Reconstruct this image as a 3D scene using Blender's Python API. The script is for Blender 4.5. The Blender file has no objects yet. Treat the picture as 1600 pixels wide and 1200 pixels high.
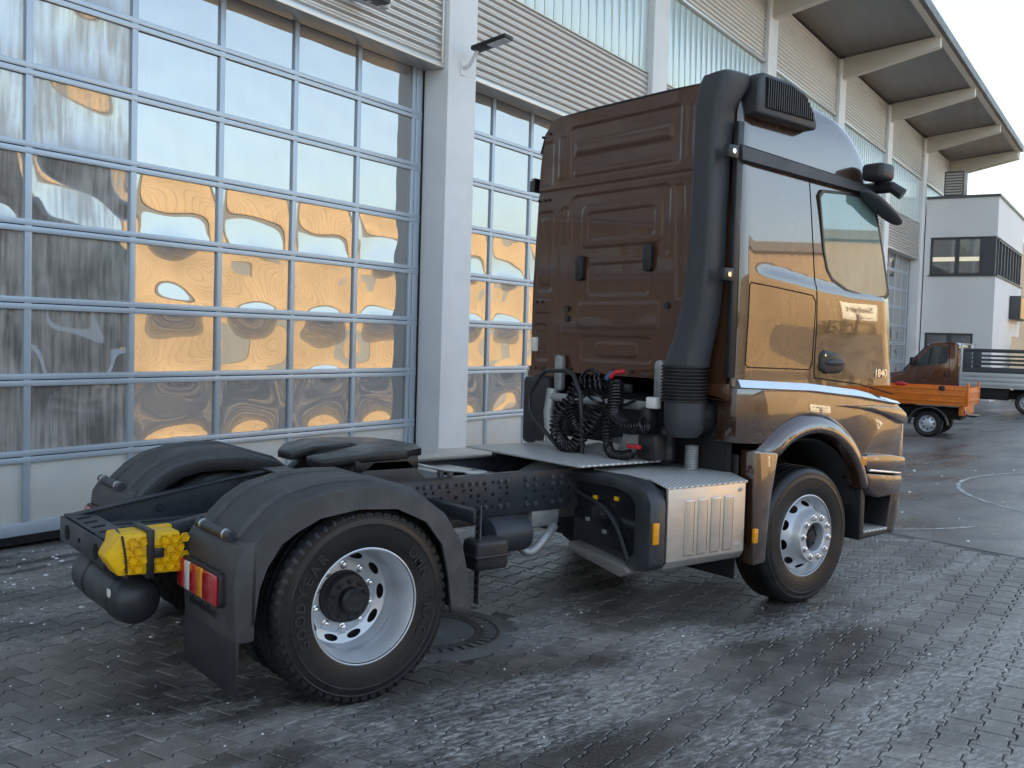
import bpy, bmesh, math, random
from mathutils import Vector, Matrix
random.seed(7)
S = bpy.context.scene
C = bpy.data.collections.new('scene'); S.collection.children.link(C)
R = math.radians
TH = R(20.07)                                   # the hall's facade direction against the truck's axis

# ------------------------------------------------------------------ camera
def cam_axes(a, b, c):
    f = Vector((math.cos(a)*math.cos(b), math.sin(a)*math.cos(b), math.sin(b)))
    r = Vector((math.sin(a), -math.cos(a), 0)); u = r.cross(f)
    return r*math.cos(c)+u*math.sin(c), u*math.cos(c)-r*math.sin(c), f
cr, cu, cf = cam_axes(R(52.488), R(-2.688), R(1.698))
cam = bpy.data.objects.new('camera', bpy.data.cameras.new('camera')); C.objects.link(cam)
m = Matrix((cr, cu, -cf)).transposed().to_4x4(); m.translation = Vector((-2.545, -5.715, 1.900)); cam.matrix_world = m
cam.data.sensor_width = 36; cam.data.lens = 1582.7/1600*36; cam.data.clip_end = 3000; cam.data.clip_start = .05
S.camera = cam
S.render.resolution_x, S.render.resolution_y = 1024, 768

# ------------------------------------------------------------------ sky, sun, exposure
SUN_AZ, SUN_EL = R(125), R(20)                   # azimuth counter-clockwise from +X
w = bpy.data.worlds.new('World'); S.world = w; w.use_nodes = True
nt = w.node_tree; bg = nt.nodes['Background']
sky = nt.nodes.new('ShaderNodeTexSky'); sky.sky_type = 'NISHITA'; sky.sun_disc = False
sky.sun_elevation = SUN_EL; sky.sun_rotation = R(90)-SUN_AZ
sky.air_density = .75; sky.dust_density = 4.0; sky.ozone_density = .4
nt.links.new(sky.outputs[0], bg.inputs[0]); bg.inputs[1].default_value = .15
sun = bpy.data.objects.new('sun', bpy.data.lights.new('sun', 'SUN')); C.objects.link(sun)
sun.data.energy = 2.0; sun.data.angle = R(.5); sun.data.color = (1, .86, .68)
sd = Vector((math.cos(SUN_AZ)*math.cos(SUN_EL), math.sin(SUN_AZ)*math.cos(SUN_EL), math.sin(SUN_EL)))
sun.rotation_euler = sd.to_track_quat('Z', 'Y').to_euler(); sun.location = (0, 0, 30)
S.view_settings.view_transform = 'Standard'; S.view_settings.look = 'None'; S.view_settings.gamma = 1
S.view_settings.exposure = 2.25
S.view_settings.use_white_balance = True; S.view_settings.white_balance_temperature = 7700; S.view_settings.white_balance_tint = 4

# ------------------------------------------------------------------ helpers
class MB:
    def __init__(s): s.v = []; s.f = []
    def add(s, vs, fs):
        o = len(s.v); s.v += [tuple(v) for v in vs]; s.f += [tuple(i+o for i in f) for f in fs]; return s
    def box(s, x0, x1, y0, y1, z0, z1):
        return s.add([(x, y, z) for x in (x0, x1) for y in (y0, y1) for z in (z0, z1)],
            [(0, 1, 3, 2), (4, 6, 7, 5), (0, 4, 5, 1), (2, 3, 7, 6), (0, 2, 6, 4), (1, 5, 7, 3)])
    def poly(s, pts, ax, a, b):
        def P(p, t):
            return {'x': (t, p[0], p[1]), 'y': (p[0], t, p[1]), 'z': (p[0], p[1], t)}[ax]
        n = len(pts)
        return s.add([P(p, a) for p in pts]+[P(p, b) for p in pts],
            [tuple(range(n)), tuple(range(2*n-1, n-1, -1))]+[(i, (i+1) % n, n+(i+1) % n, n+i) for i in range(n)])
    def tube(s, pts, r, n=8, closed=False):
        pts = [Vector(p) for p in pts]; k = len(pts); rings = []
        up = Vector((0, 0, 1)); prev = None
        for i, p in enumerate(pts):
            a = pts[(i-1) % k] if (i > 0 or closed) else p; b = pts[(i+1) % k] if (i < k-1 or closed) else p
            t = (b-a).normalized()
            if prev is None:
                q = up if abs(t.z) < .9 else Vector((1, 0, 0)); nrm = t.cross(q).normalized()
            else:
                nrm = (prev-t*prev.dot(t)).normalized()
            prev = nrm; bi = t.cross(nrm); rr = r[i] if isinstance(r, (list, tuple)) else r
            rings.append([p+(nrm*math.cos(2*math.pi*j/n)+bi*math.sin(2*math.pi*j/n))*rr for j in range(n)])
        vs = [v for g in rings for v in g]; fs = []
        for i in range(k if closed else k-1):
            i2 = (i+1) % k
            fs += [(i*n+j, i*n+(j+1) % n, i2*n+(j+1) % n, i2*n+j) for j in range(n)]
        if not closed: fs += [tuple(range(n-1, -1, -1)), tuple(range((k-1)*n, k*n))]
        return s.add(vs, fs)
    def lathe(s, prof, c=(0, 0, 0), ax='y', n=48, a0=0, a1=2*math.pi, sq=1.0):
        full = abs(a1-a0-2*math.pi) < 1e-6; m_ = n if full else n+1; vs = []
        for i in range(m_):
            t = a0+(a1-a0)*i/n; ct, st = math.cos(t), math.sin(t)
            for r, h in prof:
                p = {'y': (r*ct, h, r*st), 'z': (r*ct, r*st*sq, h), 'x': (h, r*ct, r*st)}[ax]
                vs.append((c[0]+p[0], c[1]+p[1], c[2]+p[2]))
        k = len(prof); fs = []
        for i in range(n):
            i2 = (i+1) % m_
            fs += [(i*k+j, i2*k+j, i2*k+j+1, i*k+j+1) for j in range(k-1)]
        return s.add(vs, fs)
    def cyl(s, a, b, r, n=12): return s.tube([a, b], r, n)
    def grid(s, fn, nu, nv, closed_u=False):
        vs = [fn(i/nu, j/nv) for i in range(nu if closed_u else nu+1) for j in range(nv+1)]; M_ = nu if closed_u else nu+1
        return s.add(vs, [(i*(nv+1)+j, ((i+1) % M_)*(nv+1)+j, ((i+1) % M_)*(nv+1)+j+1, i*(nv+1)+j+1) for i in range(nu) for j in range(nv)])
    def ell(s, c, rx, ry, rz, nu=16, nv=10):
        return s.grid(lambda a, b: (c[0]+rx*math.sin(math.pi*b)*math.cos(2*math.pi*a), c[1]+ry*math.sin(math.pi*b)*math.sin(2*math.pi*a), c[2]-rz*math.cos(math.pi*b)), nu, nv, True)
    def xf(s, M_): s.v = [tuple(M_ @ Vector(v)) for v in s.v]; return s
    def mesh(s, name, bevel=0, seg=2, ang=35, smooth=True):
        bm = bmesh.new(); vs = [bm.verts.new(v) for v in s.v]
        for f in s.f:
            try: bm.faces.new([vs[i] for i in f])
            except ValueError: pass
        bmesh.ops.remove_doubles(bm, verts=bm.verts, dist=1e-5)
        bmesh.ops.recalc_face_normals(bm, faces=bm.faces)
        if bevel:
            es = [e for e in bm.edges if len(e.link_faces) == 2 and e.calc_face_angle(0) > R(30)]
            bmesh.ops.bevel(bm, geom=es, offset=bevel, segments=seg, affect='EDGES', profile=.5, clamp_overlap=True)
        me = bpy.data.meshes.new(name)
        if smooth:
            for f in bm.faces: f.smooth = True
            for e in bm.edges: e.smooth = not (len(e.link_faces) == 2 and e.calc_face_angle(0) > R(ang))
        bm.to_mesh(me); bm.free(); return me
    def build(s, name, mat, parent=None, bevel=0, seg=2, ang=35, smooth=True, kind=None, label=None):
        return link(name, s.mesh(name, bevel, seg, ang, smooth), mat, parent, kind, label)
def link(name, me, mat, parent=None, kind=None, label=None, loc=None, rot=None):
    if mat and not me.materials: me.materials.append(M[mat])
    o = bpy.data.objects.new(name, me); C.objects.link(o); o.parent = parent
    if loc: o.location = loc
    if rot: o.rotation_euler = rot
    if kind: o['kind'] = kind
    if label: o['label'] = label
    return o
def thing(name, label, cat, loc=(0, 0, 0), rz=0, group=None):
    o = bpy.data.objects.new(name, None); C.objects.link(o); o.location = loc; o.rotation_euler = (0, 0, rz)
    o.empty_display_size = .3; o['label'] = label; o['category'] = cat
    if group: o['group'] = group
    return o
def tag(o, label, cat, group=None):
    o['label'] = label; o['category'] = cat
    if group: o['group'] = group
    return o
def sub(o, levels=1):
    md = o.modifiers.new('subdivision', 'SUBSURF'); md.levels = md.render_levels = levels; return o
def solid(o, t, off=-1):
    md = o.modifiers.new('thickness', 'SOLIDIFY'); md.thickness = t; md.offset = off; return o
def rrect(x0, x1, y0, y1, r, n=5):
    out = []
    for cx, cy, a in ((x1-r, y1-r, 0), (x0+r, y1-r, 90), (x0+r, y0+r, 180), (x1-r, y0+r, 270)):
        out += [(cx+r*math.cos(R(a+90*i/n)), cy+r*math.sin(R(a+90*i/n))) for i in range(n+1)]
    return out
def interp(tab, z):
    if z <= tab[0][0]: return tab[0][1]
    for (a, va), (b, vb) in zip(tab, tab[1:]):
        if z <= b:
            t = (z-a)/(b-a); return va+(vb-va)*t
    return tab[-1][1]
def smooth01(t): t = max(0, min(1, t)); return t*t*(3-2*t)
def text_mesh(txt, size, depth=.002, sx=1.0, shear=0, bold=0):
    cu_ = bpy.data.curves.new('lettering', 'FONT'); cu_.body = txt; cu_.size = size; cu_.extrude = depth; cu_.align_x = 'CENTER'; cu_.align_y = 'CENTER'
    cu_.shear = shear; cu_.offset = bold
    o = bpy.data.objects.new('lettering', cu_); S.collection.objects.link(o)
    me = bpy.data.meshes.new_from_object(o.evaluated_get(bpy.context.evaluated_depsgraph_get()))
    bpy.data.objects.remove(o); bpy.data.curves.remove(cu_)
    for v in me.vertices: v.co.x *= sx
    return me

# ------------------------------------------------------------------ materials
M = {}
def mat(name, col, rough=.5, metal=0, var=.12, scale=6, bump=0, bscale=60, coat=0, spec=.5, rvar=.1, coord='Object', trans=0, emit=None, ior=1.5, stretch=(1, 1, 1), dirt=None, dscale=3):
    mt = bpy.data.materials.new(name); mt.use_nodes = True; M[name] = mt
    n = mt.node_tree.nodes; l = mt.node_tree.links; b = n['Principled BSDF']
    tc = n.new('ShaderNodeTexCoord'); mp = n.new('ShaderNodeMapping'); mp.inputs['Scale'].default_value = stretch
    l.new(tc.outputs[coord], mp.inputs[0])
    no = n.new('ShaderNodeTexNoise'); no.inputs['Scale'].default_value = scale; no.inputs['Detail'].default_value = 6; no.inputs['Roughness'].default_value = .6
    l.new(mp.outputs[0], no.inputs[0])
    mr = n.new('ShaderNodeMapRange'); mr.inputs[1].default_value = .3; mr.inputs[2].default_value = .7; mr.inputs[3].default_value = 1-var; mr.inputs[4].default_value = 1+var
    l.new(no.outputs[0], mr.inputs[0])
    mx = n.new('ShaderNodeMix'); mx.data_type = 'RGBA'; mx.blend_type = 'MULTIPLY'; mx.inputs[0].default_value = 1
    mx.inputs[6].default_value = (*col, 1); l.new(mr.outputs[0], mx.inputs[7]); out = mx.outputs[2]
    if dirt:
        n2 = n.new('ShaderNodeTexNoise'); n2.inputs['Scale'].default_value = dscale; n2.inputs['Detail'].default_value = 8; n2.inputs['Roughness'].default_value = .65
        l.new(mp.outputs[0], n2.inputs[0]); r2 = n.new('ShaderNodeMapRange'); r2.inputs[1].default_value = .5; r2.inputs[2].default_value = .75; r2.inputs[4].default_value = dirt[3]
        l.new(n2.outputs[0], r2.inputs[0]); m2 = n.new('ShaderNodeMix'); m2.data_type = 'RGBA'; l.new(r2.outputs[0], m2.inputs[0]); l.new(out, m2.inputs[6]); m2.inputs[7].default_value = (*dirt[:3], 1); out = m2.outputs[2]
    l.new(out, b.inputs['Base Color'])
    rr = n.new('ShaderNodeMapRange'); rr.inputs[1].default_value = .3; rr.inputs[2].default_value = .7; rr.inputs[3].default_value = max(0, rough-rvar); rr.inputs[4].default_value = min(1, rough+rvar)
    l.new(no.outputs[0], rr.inputs[0]); l.new(rr.outputs[0], b.inputs['Roughness'])
    b.inputs['Metallic'].default_value = metal; b.inputs['Specular IOR Level'].default_value = spec; b.inputs['IOR'].default_value = ior
    b.inputs['Coat Weight'].default_value = coat; b.inputs['Coat Roughness'].default_value = .02
    if trans: b.inputs['Transmission Weight'].default_value = trans
    if emit: b.inputs['Emission Color'].default_value = (*emit[0], 1); b.inputs['Emission Strength'].default_value = emit[1]
    if bump:
        nb = n.new('ShaderNodeTexNoise'); nb.inputs['Scale'].default_value = bscale; nb.inputs['Detail'].default_value = 4; l.new(mp.outputs[0], nb.inputs[0])
        bp = n.new('ShaderNodeBump'); bp.inputs['Strength'].default_value = bump; bp.inputs['Distance'].default_value = .004; l.new(nb.outputs[0], bp.inputs['Height']); l.new(bp.outputs[0], b.inputs['Normal'])
    return mt
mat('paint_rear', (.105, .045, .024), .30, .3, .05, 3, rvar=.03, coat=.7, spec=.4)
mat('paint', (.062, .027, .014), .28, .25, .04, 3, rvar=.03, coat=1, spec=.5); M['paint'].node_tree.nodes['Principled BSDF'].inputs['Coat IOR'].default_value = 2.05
mat('strip', (.72, .74, .78), .18, .85, .05, 5, rvar=.04)
mat('plastic_grey', (.056, .056, .058), .55, 0, .18, 5, bump=.25, bscale=220, dirt=(.16, .15, .14, .35), dscale=5)
mat('plastic_black', (.020, .020, .022), .42, 0, .2, 6, bump=.15, bscale=260, dirt=(.09, .085, .08, .25), dscale=6)
mat('duct', (.044, .048, .055), .48, 0, .12, 4, bump=.2, bscale=300)
mat('liner', (.012, .012, .012), .75, 0, .3, 6)
mat('frame_steel', (.042, .047, .056), .42, .25, .2, 4, bump=.08, bscale=90, dirt=(.13, .12, .11, .3), dscale=7)
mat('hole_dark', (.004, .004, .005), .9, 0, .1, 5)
mat('bolt', (.13, .14, .155), .4, .6, .2, 20)
mat('rubber', (.012, .012, .012), .36, 0, .25, 5, bump=.2, bscale=120, dirt=(.06, .048, .036, .4), dscale=4)
mat('rubber_text', (.024, .024, .025), .5, 0, .2, 5)
mat('rim', (.62, .65, .69), .34, .45, .06, 5, rvar=.06, dirt=(.36, .34, .32, .35), dscale=6)
mat('chrome_nut', (.72, .74, .77), .2, .95, .05, 10)
mat('hub', (.024, .025, .028), .45, .3, .3, 12, bump=.2, bscale=80)
mat('alu', (.66, .62, .57), .38, .85, .06, 5, rvar=.06, stretch=(1, 1, 6))
mat('cast', (.42, .43, .43), .5, .6, .2, 14, bump=.3, bscale=60)
mat('hose', (.010, .010, .011), .28, 0, .1, 10)
mat('red_plastic', (.55, .02, .03), .4, 0, .08, 10)
mat('blue_plastic', (.03, .10, .25), .4, 0, .08, 10)
mat('yellow', (.93, .53, .008), .45, 0, .08, 6, dirt=(.45, .27, .04, .4), dscale=9)
mat('lens_red', (.55, .008, .018), .12, 0, .1, 30, coat=1, bump=.3, bscale=150)
mat('lens_orange', (.85, .28, .01), .12, 0, .1, 30, coat=1, bump=.3, bscale=150)
mat('lens_white', (.75, .75, .76), .12, 0, .1, 30, coat=1, bump=.3, bscale=150)
mat('reflector', (.90, .34, .01), .25, 0, .05, 30, coat=.6)
mat('glass_dark', (.030, .045, .048), .02, 0, .05, 2, coat=1, spec=.6, rvar=.01)
mat('cab_glass', (.17, .27, .255), .02, 0, .25, 1.1, coat=1, spec=.6, rvar=.01, stretch=(2, 1, 1))
mat('dark_gloss', (.014, .016, .020), .12, 0, .1, 8, coat=.3)
mat('grease', (.020, .020, .021), .38, .2, .35, 9, bump=.5, bscale=40)
mat('white_wall', (.82, .83, .84), .7, 0, .04, 1.5, bump=.1, bscale=40, dirt=(.55, .55, .54, .25), dscale=1.2)
mat('render_white', (.80, .81, .82), .85, 0, .03, .8, bump=.25, bscale=90)
mat('door_frame', (.47, .54, .61), .42, .35, .05, 2, rvar=.05)
mat('door_panel', (.58, .56, .52), .6, 0, .05, 3, bump=.4, bscale=160)
mat('cladding', (.58, .57, .55), .36, .65, .04, 2, rvar=.05)
mat('trim_grey', (.12, .12, .125), .5, .2, .08, 3)
mat('timber_white', (.70, .66, .58), .6, 0, .05, 1.5, stretch=(1, 1, 5), dirt=(.55, .5, .42, .3), dscale=2)
mat('soffit', (.19, .18, .17), .38, .1, .10, .6, stretch=(1, 8, 1))
mat('window_frame', (.07, .075, .085), .5, .1, .06, 4)
mat('window_glass', (.10, .11, .11), .03, 0, .05, 1, coat=1, spec=1, ior=1.8, rvar=.01)
mat('lit_interior', (.7, .68, .6), .5, 0, .1, 4, emit=((1, .93, .75), .10))
mat('orange_paint', (.80, .19, .012), .45, 0, .1, 5, dirt=(.35, .12, .05, .45), dscale=6)
mat('brown_van', (.13, .045, .022), .22, .3, .04, 3, coat=1)
mat('van_alu', (.55, .58, .60), .4, .5, .05, 4)
mat('sign_orange', (.85, .42, .10), .4, 0, .04, 3)
mat('tan_cladding', (.29, .212, .135), .55, 0, .10, .35, stretch=(1, 1, .3))
mat('dark_clad', (.055, .042, .035), .6, 0, .15, .6)
mat('grey_building', (.17, .175, .18), .6, .1, .06, 1)
mat('sign_white', (.85, .84, .80), .5, 0, .03, 2)
mat('sign_ink', (.05, .045, .05), .5, 0, .05, 5)
mat('bark', (.06, .045, .035), .85, 0, .3, 8, bump=.5, bscale=30)
mat('hedge', (.05, .055, .03), .8, 0, .35, 3)
mat('snow', (.78, .80, .83), .7, 0, .06, 20, bump=.4, bscale=60)
mat('iron', (.10, .092, .085), .55, .5, .3, 12, bump=.4, bscale=50, dirt=(.16, .09, .05, .4), dscale=10)
mat('concrete', (.13, .125, .12), .8, 0, .2, 6, bump=.4, bscale=80, dirt=(.30, .31, .32, .4), dscale=4)
mat('paint_line', (.50, .51, .50), .7, 0, .3, 4)
mat('lamp_black', (.02, .02, .022), .45, .2, .15, 20)

def ground_mat(name, base, wet, salt, island):
    """paving: stone tone, damp darker patches with more gloss, dried salt streaks"""
    mt = bpy.data.materials.new(name); mt.use_nodes = True; M[name] = mt
    n = mt.node_tree.nodes; l = mt.node_tree.links; b = n['Principled BSDF']
    g = n.new('ShaderNodeNewGeometry'); oi = n.new('ShaderNodeObjectInfo')
    def noise(sc, det=5, ro=.6, st=None, off=0):
        mp = n.new('ShaderNodeMapping'); mp.inputs['Rotation'].default_value = (0, 0, -TH); mp.inputs['Location'].default_value = (off, off*.7, 0)
        if st: mp.inputs['Scale'].default_value = st
        l.new(g.outputs['Position'], mp.inputs[0]); t = n.new('ShaderNodeTexNoise'); t.inputs['Scale'].default_value = sc; t.inputs['Detail'].default_value = det; t.inputs['Roughness'].default_value = ro
        l.new(mp.outputs[0], t.inputs[0]); return t.outputs[0]
    def rng(x, a, b_, c, d):
        r = n.new('ShaderNodeMapRange'); r.interpolation_type = 'SMOOTHSTEP'
        for i, v in enumerate((a, b_, c, d)): r.inputs[i+1].default_value = v
        l.new(x, r.inputs[0]); return r.outputs[0]
    def math_(op, a, b_):
        x = n.new('ShaderNodeMath'); x.operation = op
        for i, v in enumerate((a, b_)):
            if isinstance(v, (int, float)): x.inputs[i].default_value = v
            else: l.new(v, x.inputs[i])
        return x.outputs[0]
    def mixc(f, a, b_):
        x = n.new('ShaderNodeMix'); x.data_type = 'RGBA'
        if isinstance(f, (int, float)): x.inputs[0].default_value = f
        else: l.new(f, x.inputs[0])
        for i, v in ((6, a), (7, b_)):
            if isinstance(v, tuple): x.inputs[i].default_value = (*v, 1)
            else: l.new(v, x.inputs[i])
        return x.outputs[2]
    rnd = math_('FRACT', math_('ADD', oi.outputs['Random'], g.outputs['Random Per Island']), 0) if island else noise(3, 2)
    fine = noise(90, 4, .7); mid = noise(9, 6, .65)
    tone = math_('ADD', rng(rnd, 0, 1, .72, 1.2), math_('MULTIPLY', math_('SUBTRACT', fine, .5), .9))
    x = n.new('ShaderNodeMix'); x.data_type = 'RGBA'; x.blend_type = 'MULTIPLY'; x.inputs[0].default_value = 1; x.inputs[6].default_value = (*base, 1); l.new(tone, x.inputs[7])
    damp = rng(noise(.55, 5, .55, (1, 1.6, 1), 3.1), .42, .58, 0, 1)
    col = mixc(math_('MULTIPLY', damp, .85), x.outputs[2], wet)
    sm = math_('MULTIPLY', rng(noise(1.1, 5, .6, (.55, 1.5, 1), 8.3), .42, .62, 0, 1), rng(noise(30, 8, .85, (.35, 1.2, 1)), .45, .60, .05, 1))
    speck = rng(noise(120, 3, .7), .58, .68, 0, 1)
    col = mixc(math_('MULTIPLY', math_('MAXIMUM', sm, math_('MULTIPLY', speck, rng(mid, .38, .6, .15, .9))), salt), col, (.50, .49, .47))
    l.new(col, b.inputs['Base Color'])
    ro = math_('SUBTRACT', math_('ADD', .50, math_('MULTIPLY', sm, .3)), math_('MULTIPLY', damp, .24)); l.new(ro, b.inputs['Roughness'])
    b.inputs['Specular IOR Level'].default_value = .55
    bp = n.new('ShaderNodeBump'); bp.inputs['Strength'].default_value = .5; bp.inputs['Distance'].default_value = .004
    l.new(math_('ADD', fine, math_('MULTIPLY', mid, 1.2)), bp.inputs['Height']); l.new(bp.outputs[0], b.inputs['Normal'])
ground_mat('paver', (.20, .178, .158), (.052, .047, .043), 1.0, True)
ground_mat('asphalt', (.165, .15, .138), (.11, .10, .093), .45, False)
ground_mat('joint', (.04, .038, .036), (.018, .017, .017), 1.0, False)

def pane_mat(name, fog):
    mt = bpy.data.materials.new(name); mt.use_nodes = True; M[name] = mt
    n = mt.node_tree.nodes; l = mt.node_tree.links; b = n['Principled BSDF']; out = n['Material Output']
    tc = n.new('ShaderNodeTexCoord'); oi = n.new('ShaderNodeObjectInfo')
    va = n.new('ShaderNodeVectorMath'); va.operation = 'ADD'; l.new(tc.outputs['Object'], va.inputs[0]); l.new(oi.outputs['Location'], va.inputs[1])
    mp = n.new('ShaderNodeMapping'); mp.inputs['Scale'].default_value = (9, 1, .8); l.new(va.outputs[0], mp.inputs[0])
    no = n.new('ShaderNodeTexNoise'); no.inputs['Scale'].default_value = 3; no.inputs['Detail'].default_value = 6; l.new(mp.outputs[0], no.inputs[0])
    no2 = n.new('ShaderNodeTexNoise'); no2.inputs['Scale'].default_value = 2.2; no2.inputs['Detail'].default_value = 3; l.new(va.outputs[0], no2.inputs[0])
    ml = n.new('ShaderNodeMath'); ml.operation = 'MULTIPLY'; l.new(no.outputs[0], ml.inputs[0]); l.new(no2.outputs[0], ml.inputs[1])
    mr = n.new('ShaderNodeMapRange'); mr.inputs[1].default_value = .15; mr.inputs[2].default_value = .36; mr.inputs[3].default_value = fog*.25; mr.inputs[4].default_value = fog; l.new(ml.outputs[0], mr.inputs[0])
    b.inputs['Base Color'].default_value = (.115, .105, .095, 1); b.inputs['Roughness'].default_value = .03; b.inputs['IOR'].default_value = 1.55
    gl = n.new('ShaderNodeBsdfGlossy'); gl.inputs[0].default_value = (.93, .95, .97, 1); gl.inputs[1].default_value = .015
    m1 = n.new('ShaderNodeMixShader'); m1.inputs[0].default_value = .34; l.new(b.outputs[0], m1.inputs[1]); l.new(gl.outputs[0], m1.inputs[2])
    df = n.new('ShaderNodeBsdfDiffuse'); df.inputs[0].default_value = (.50, .46, .42, 1)
    m2 = n.new('ShaderNodeMixShader'); l.new(mr.outputs[0], m2.inputs[0]); l.new(m1.outputs[0], m2.inputs[1]); l.new(df.outputs[0], m2.inputs[2]); l.new(m2.outputs[0], out.inputs[0])
pane_mat('pane', .10); pane_mat('pane_fogged', .80)

def tread_mat():
    mt = bpy.data.materials.new('tread_plate'); mt.use_nodes = True; M['tread_plate'] = mt
    n = mt.node_tree.nodes; l = mt.node_tree.links; b = n['Principled BSDF']; tc = n.new('ShaderNodeTexCoord')
    hs = []
    for s_ in (1, -1):
        mp = n.new('ShaderNodeMapping'); mp.inputs['Rotation'].default_value = (0, 0, R(45*s_)); mp.inputs['Scale'].default_value = (26, 60, 0); l.new(tc.outputs['Object'], mp.inputs[0])
        v = n.new('ShaderNodeTexVoronoi'); v.inputs['Randomness'].default_value = 0; v.inputs['Scale'].default_value = 1; l.new(mp.outputs[0], v.inputs[0])
        r = n.new('ShaderNodeMapRange'); r.inputs[1].default_value = .22; r.inputs[2].default_value = .42; r.inputs[3].default_value = 1; r.inputs[4].default_value = 0; l.new(v.outputs[0], r.inputs[0]); hs.append(r.outputs[0])
    ck = n.new('ShaderNodeTexChecker'); ck.inputs['Scale'].default_value = 18; mp = n.new('ShaderNodeMapping'); l.new(tc.outputs['Object'], mp.inputs[0]); l.new(mp.outputs[0], ck.inputs[0])
    mx = n.new('ShaderNodeMix'); l.new(ck.outputs[1], mx.inputs[0]); l.new(hs[0], mx.inputs[2]); l.new(hs[1], mx.inputs[3])
    bp = n.new('ShaderNodeBump'); bp.inputs['Distance'].default_value = .004; bp.inputs['Strength'].default_value = 1; l.new(mx.outputs[0], bp.inputs['Height']); l.new(bp.outputs[0], b.inputs['Normal'])
    cr_ = n.new('ShaderNodeMix'); cr_.data_type = 'RGBA'; l.new(mx.outputs[0], cr_.inputs[0]); cr_.inputs[6].default_value = (.42, .42, .42, 1); cr_.inputs[7].default_value = (.78, .79, .80, 1); l.new(cr_.outputs[2], b.inputs['Base Color'])
    b.inputs['Metallic'].default_value = .35; b.inputs['Roughness'].default_value = .4
tread_mat()
def uglass():
    mat('channel_glass', (.60, .75, .77), .22, 0, .06, 1.2, coat=.6, spec=.8, rvar=.05, stretch=(1, 1, .2))
uglass()

# ------------------------------------------------------------------ ground
def rot2(u, v): return (u*math.cos(TH)-v*math.sin(TH), u*math.sin(TH)+v*math.cos(TH))
g = MB().add([(-400, -400, -.03), (700, -400, -.03), (700, 700, -.03), (-400, 700, -.03)], [(0, 1, 2, 3)]).build('ground', 'asphalt', smooth=False, kind='structure')
XB = 6.88
asp = MB().add([(XB, -60, -.002), (90, -60, -.002), (90, 60, -.002), (XB, 60, -.002)], [(0, 1, 2, 3)]).build('asphalt_yard', 'asphalt', smooth=False, kind='structure')
MB().box(XB-.17, XB-.001, -60, 10, -.02, -.006).build('edge_strip', 'concrete', asp, smooth=False)
MAN = (.95, -.30)
# pavement: a bed of joint sand with interlocking stones laid along the facade
def inside_pave(x, y, v): return x < XB-.12 and v < 3.30
bed = MB()
pts = [rot2(-9, -10), rot2(14, -10), rot2(14, 3.42), rot2(-9, 3.42)]
# clip the bed at the asphalt
poly = [Vector(p) for p in pts]; clipped = []
for a, b in zip(poly, poly[1:]+poly[:1]):
    ia, ib = a.x <= XB, b.x <= XB
    if ia: clipped.append(a)
    if ia != ib: t = (XB-a.x)/(b.x-a.x); clipped.append(a+(b-a)*t)
bed.add([(p.x, p.y, -.013) for p in clipped], [tuple(range(len(clipped)))])
pave = bed.build('pavement', 'joint', smooth=False, kind='structure')
L_, W_, J_ = .208, .163, .0035
def stone_outline():
    a = .0125; pts = []
    hl = L_/2-J_
    prof = [(-hl, a), (-.0665, a), (-.0415, -a), (.0415, -a), (.0665, a), (hl, a)]
    top = [(u, W_/2-J_+d) for u, d in prof]; bot = [(u, -(W_/2-J_)-d) for u, d in reversed(prof)]
    return bot+top[::1] if False else [(u, -(W_/2-J_)-d) for u, d in prof]+[(u, W_/2-J_+d) for u, d in reversed(prof)]
SO = stone_outline()
def stone_geo(cx=0, cy=0, cz=0, tilt=(0, 0), rz=0):
    n = len(SO); vs = []
    for k, (ins, z) in enumerate(((0, -.012), (0, -.004), (.005, 0))):
        for u, v in SO:
            l = math.hypot(u, v); uu, vv = u-ins*(1 if u > 0 else -1), v-ins*(1 if v > 0 else -1)
            x, y = uu*math.cos(rz)-vv*math.sin(rz), uu*math.sin(rz)+vv*math.cos(rz)
            vs.append((cx+x, cy+y, cz+z+tilt[0]*uu+tilt[1]*vv))
    fs = [tuple(range(2*n, 3*n))]
    for k in (0, 1): fs += [(k*n+i, k*n+(i+1) % n, (k+1)*n+(i+1) % n, (k+1)*n+i) for i in range(n)]
    return vs, fs
sv, sf = stone_geo(); stone_me = MB().add(sv, sf).mesh('paver', smooth=False); stone_me.materials.append(M['paver'])
cells = []
camp = Vector((-2.545, -5.715))
for j in range(int(-9.5/W_), int(3.3/W_)):
    for i in range(int(-8.5/L_), int(12/L_)):
        u = (i+.5*(j % 2))*L_; v = j*W_; x, y = rot2(u, v)
        if not inside_pave(x, y, v+.08) or math.hypot(x-MAN[0], y-MAN[1]) < .60: continue
        if 2.77 < v < 2.95: continue
        p = Vector((x, y, 0))-cam.matrix_world.translation; d = p.dot(cf)
        vis = d > .3 and abs(p.dot(cr)/d) < .53 and -.40 < p.dot(cu)/d
        cells.append((0 if vis else 1, p.length, x, y))
cells.sort(); near = [c for c in cells[:300]]; far = cells[300:]
for _, _, x, y in near:
    o = link('paver', stone_me, None, pave, loc=(x, y, random.uniform(-.0015, .0015)), rot=(random.gauss(0, .006), random.gauss(0, .006), TH+random.gauss(0, .006)))
pf = MB()
for _, _, x, y in far:
    pf.add(*stone_geo(x, y, random.uniform(-.0015, .0015), (random.gauss(0, .006), random.gauss(0, .006)), TH+random.gauss(0, .006)))
def raw_mesh(name, mb, mt):
    me = bpy.data.meshes.new(name); me.from_pydata(mb.v, [], mb.f); me.update(); me.materials.append(M[mt]); return me
link('paver_field', raw_mesh('paver_field', pf, 'paver'), None, pave, kind='stuff')
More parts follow.
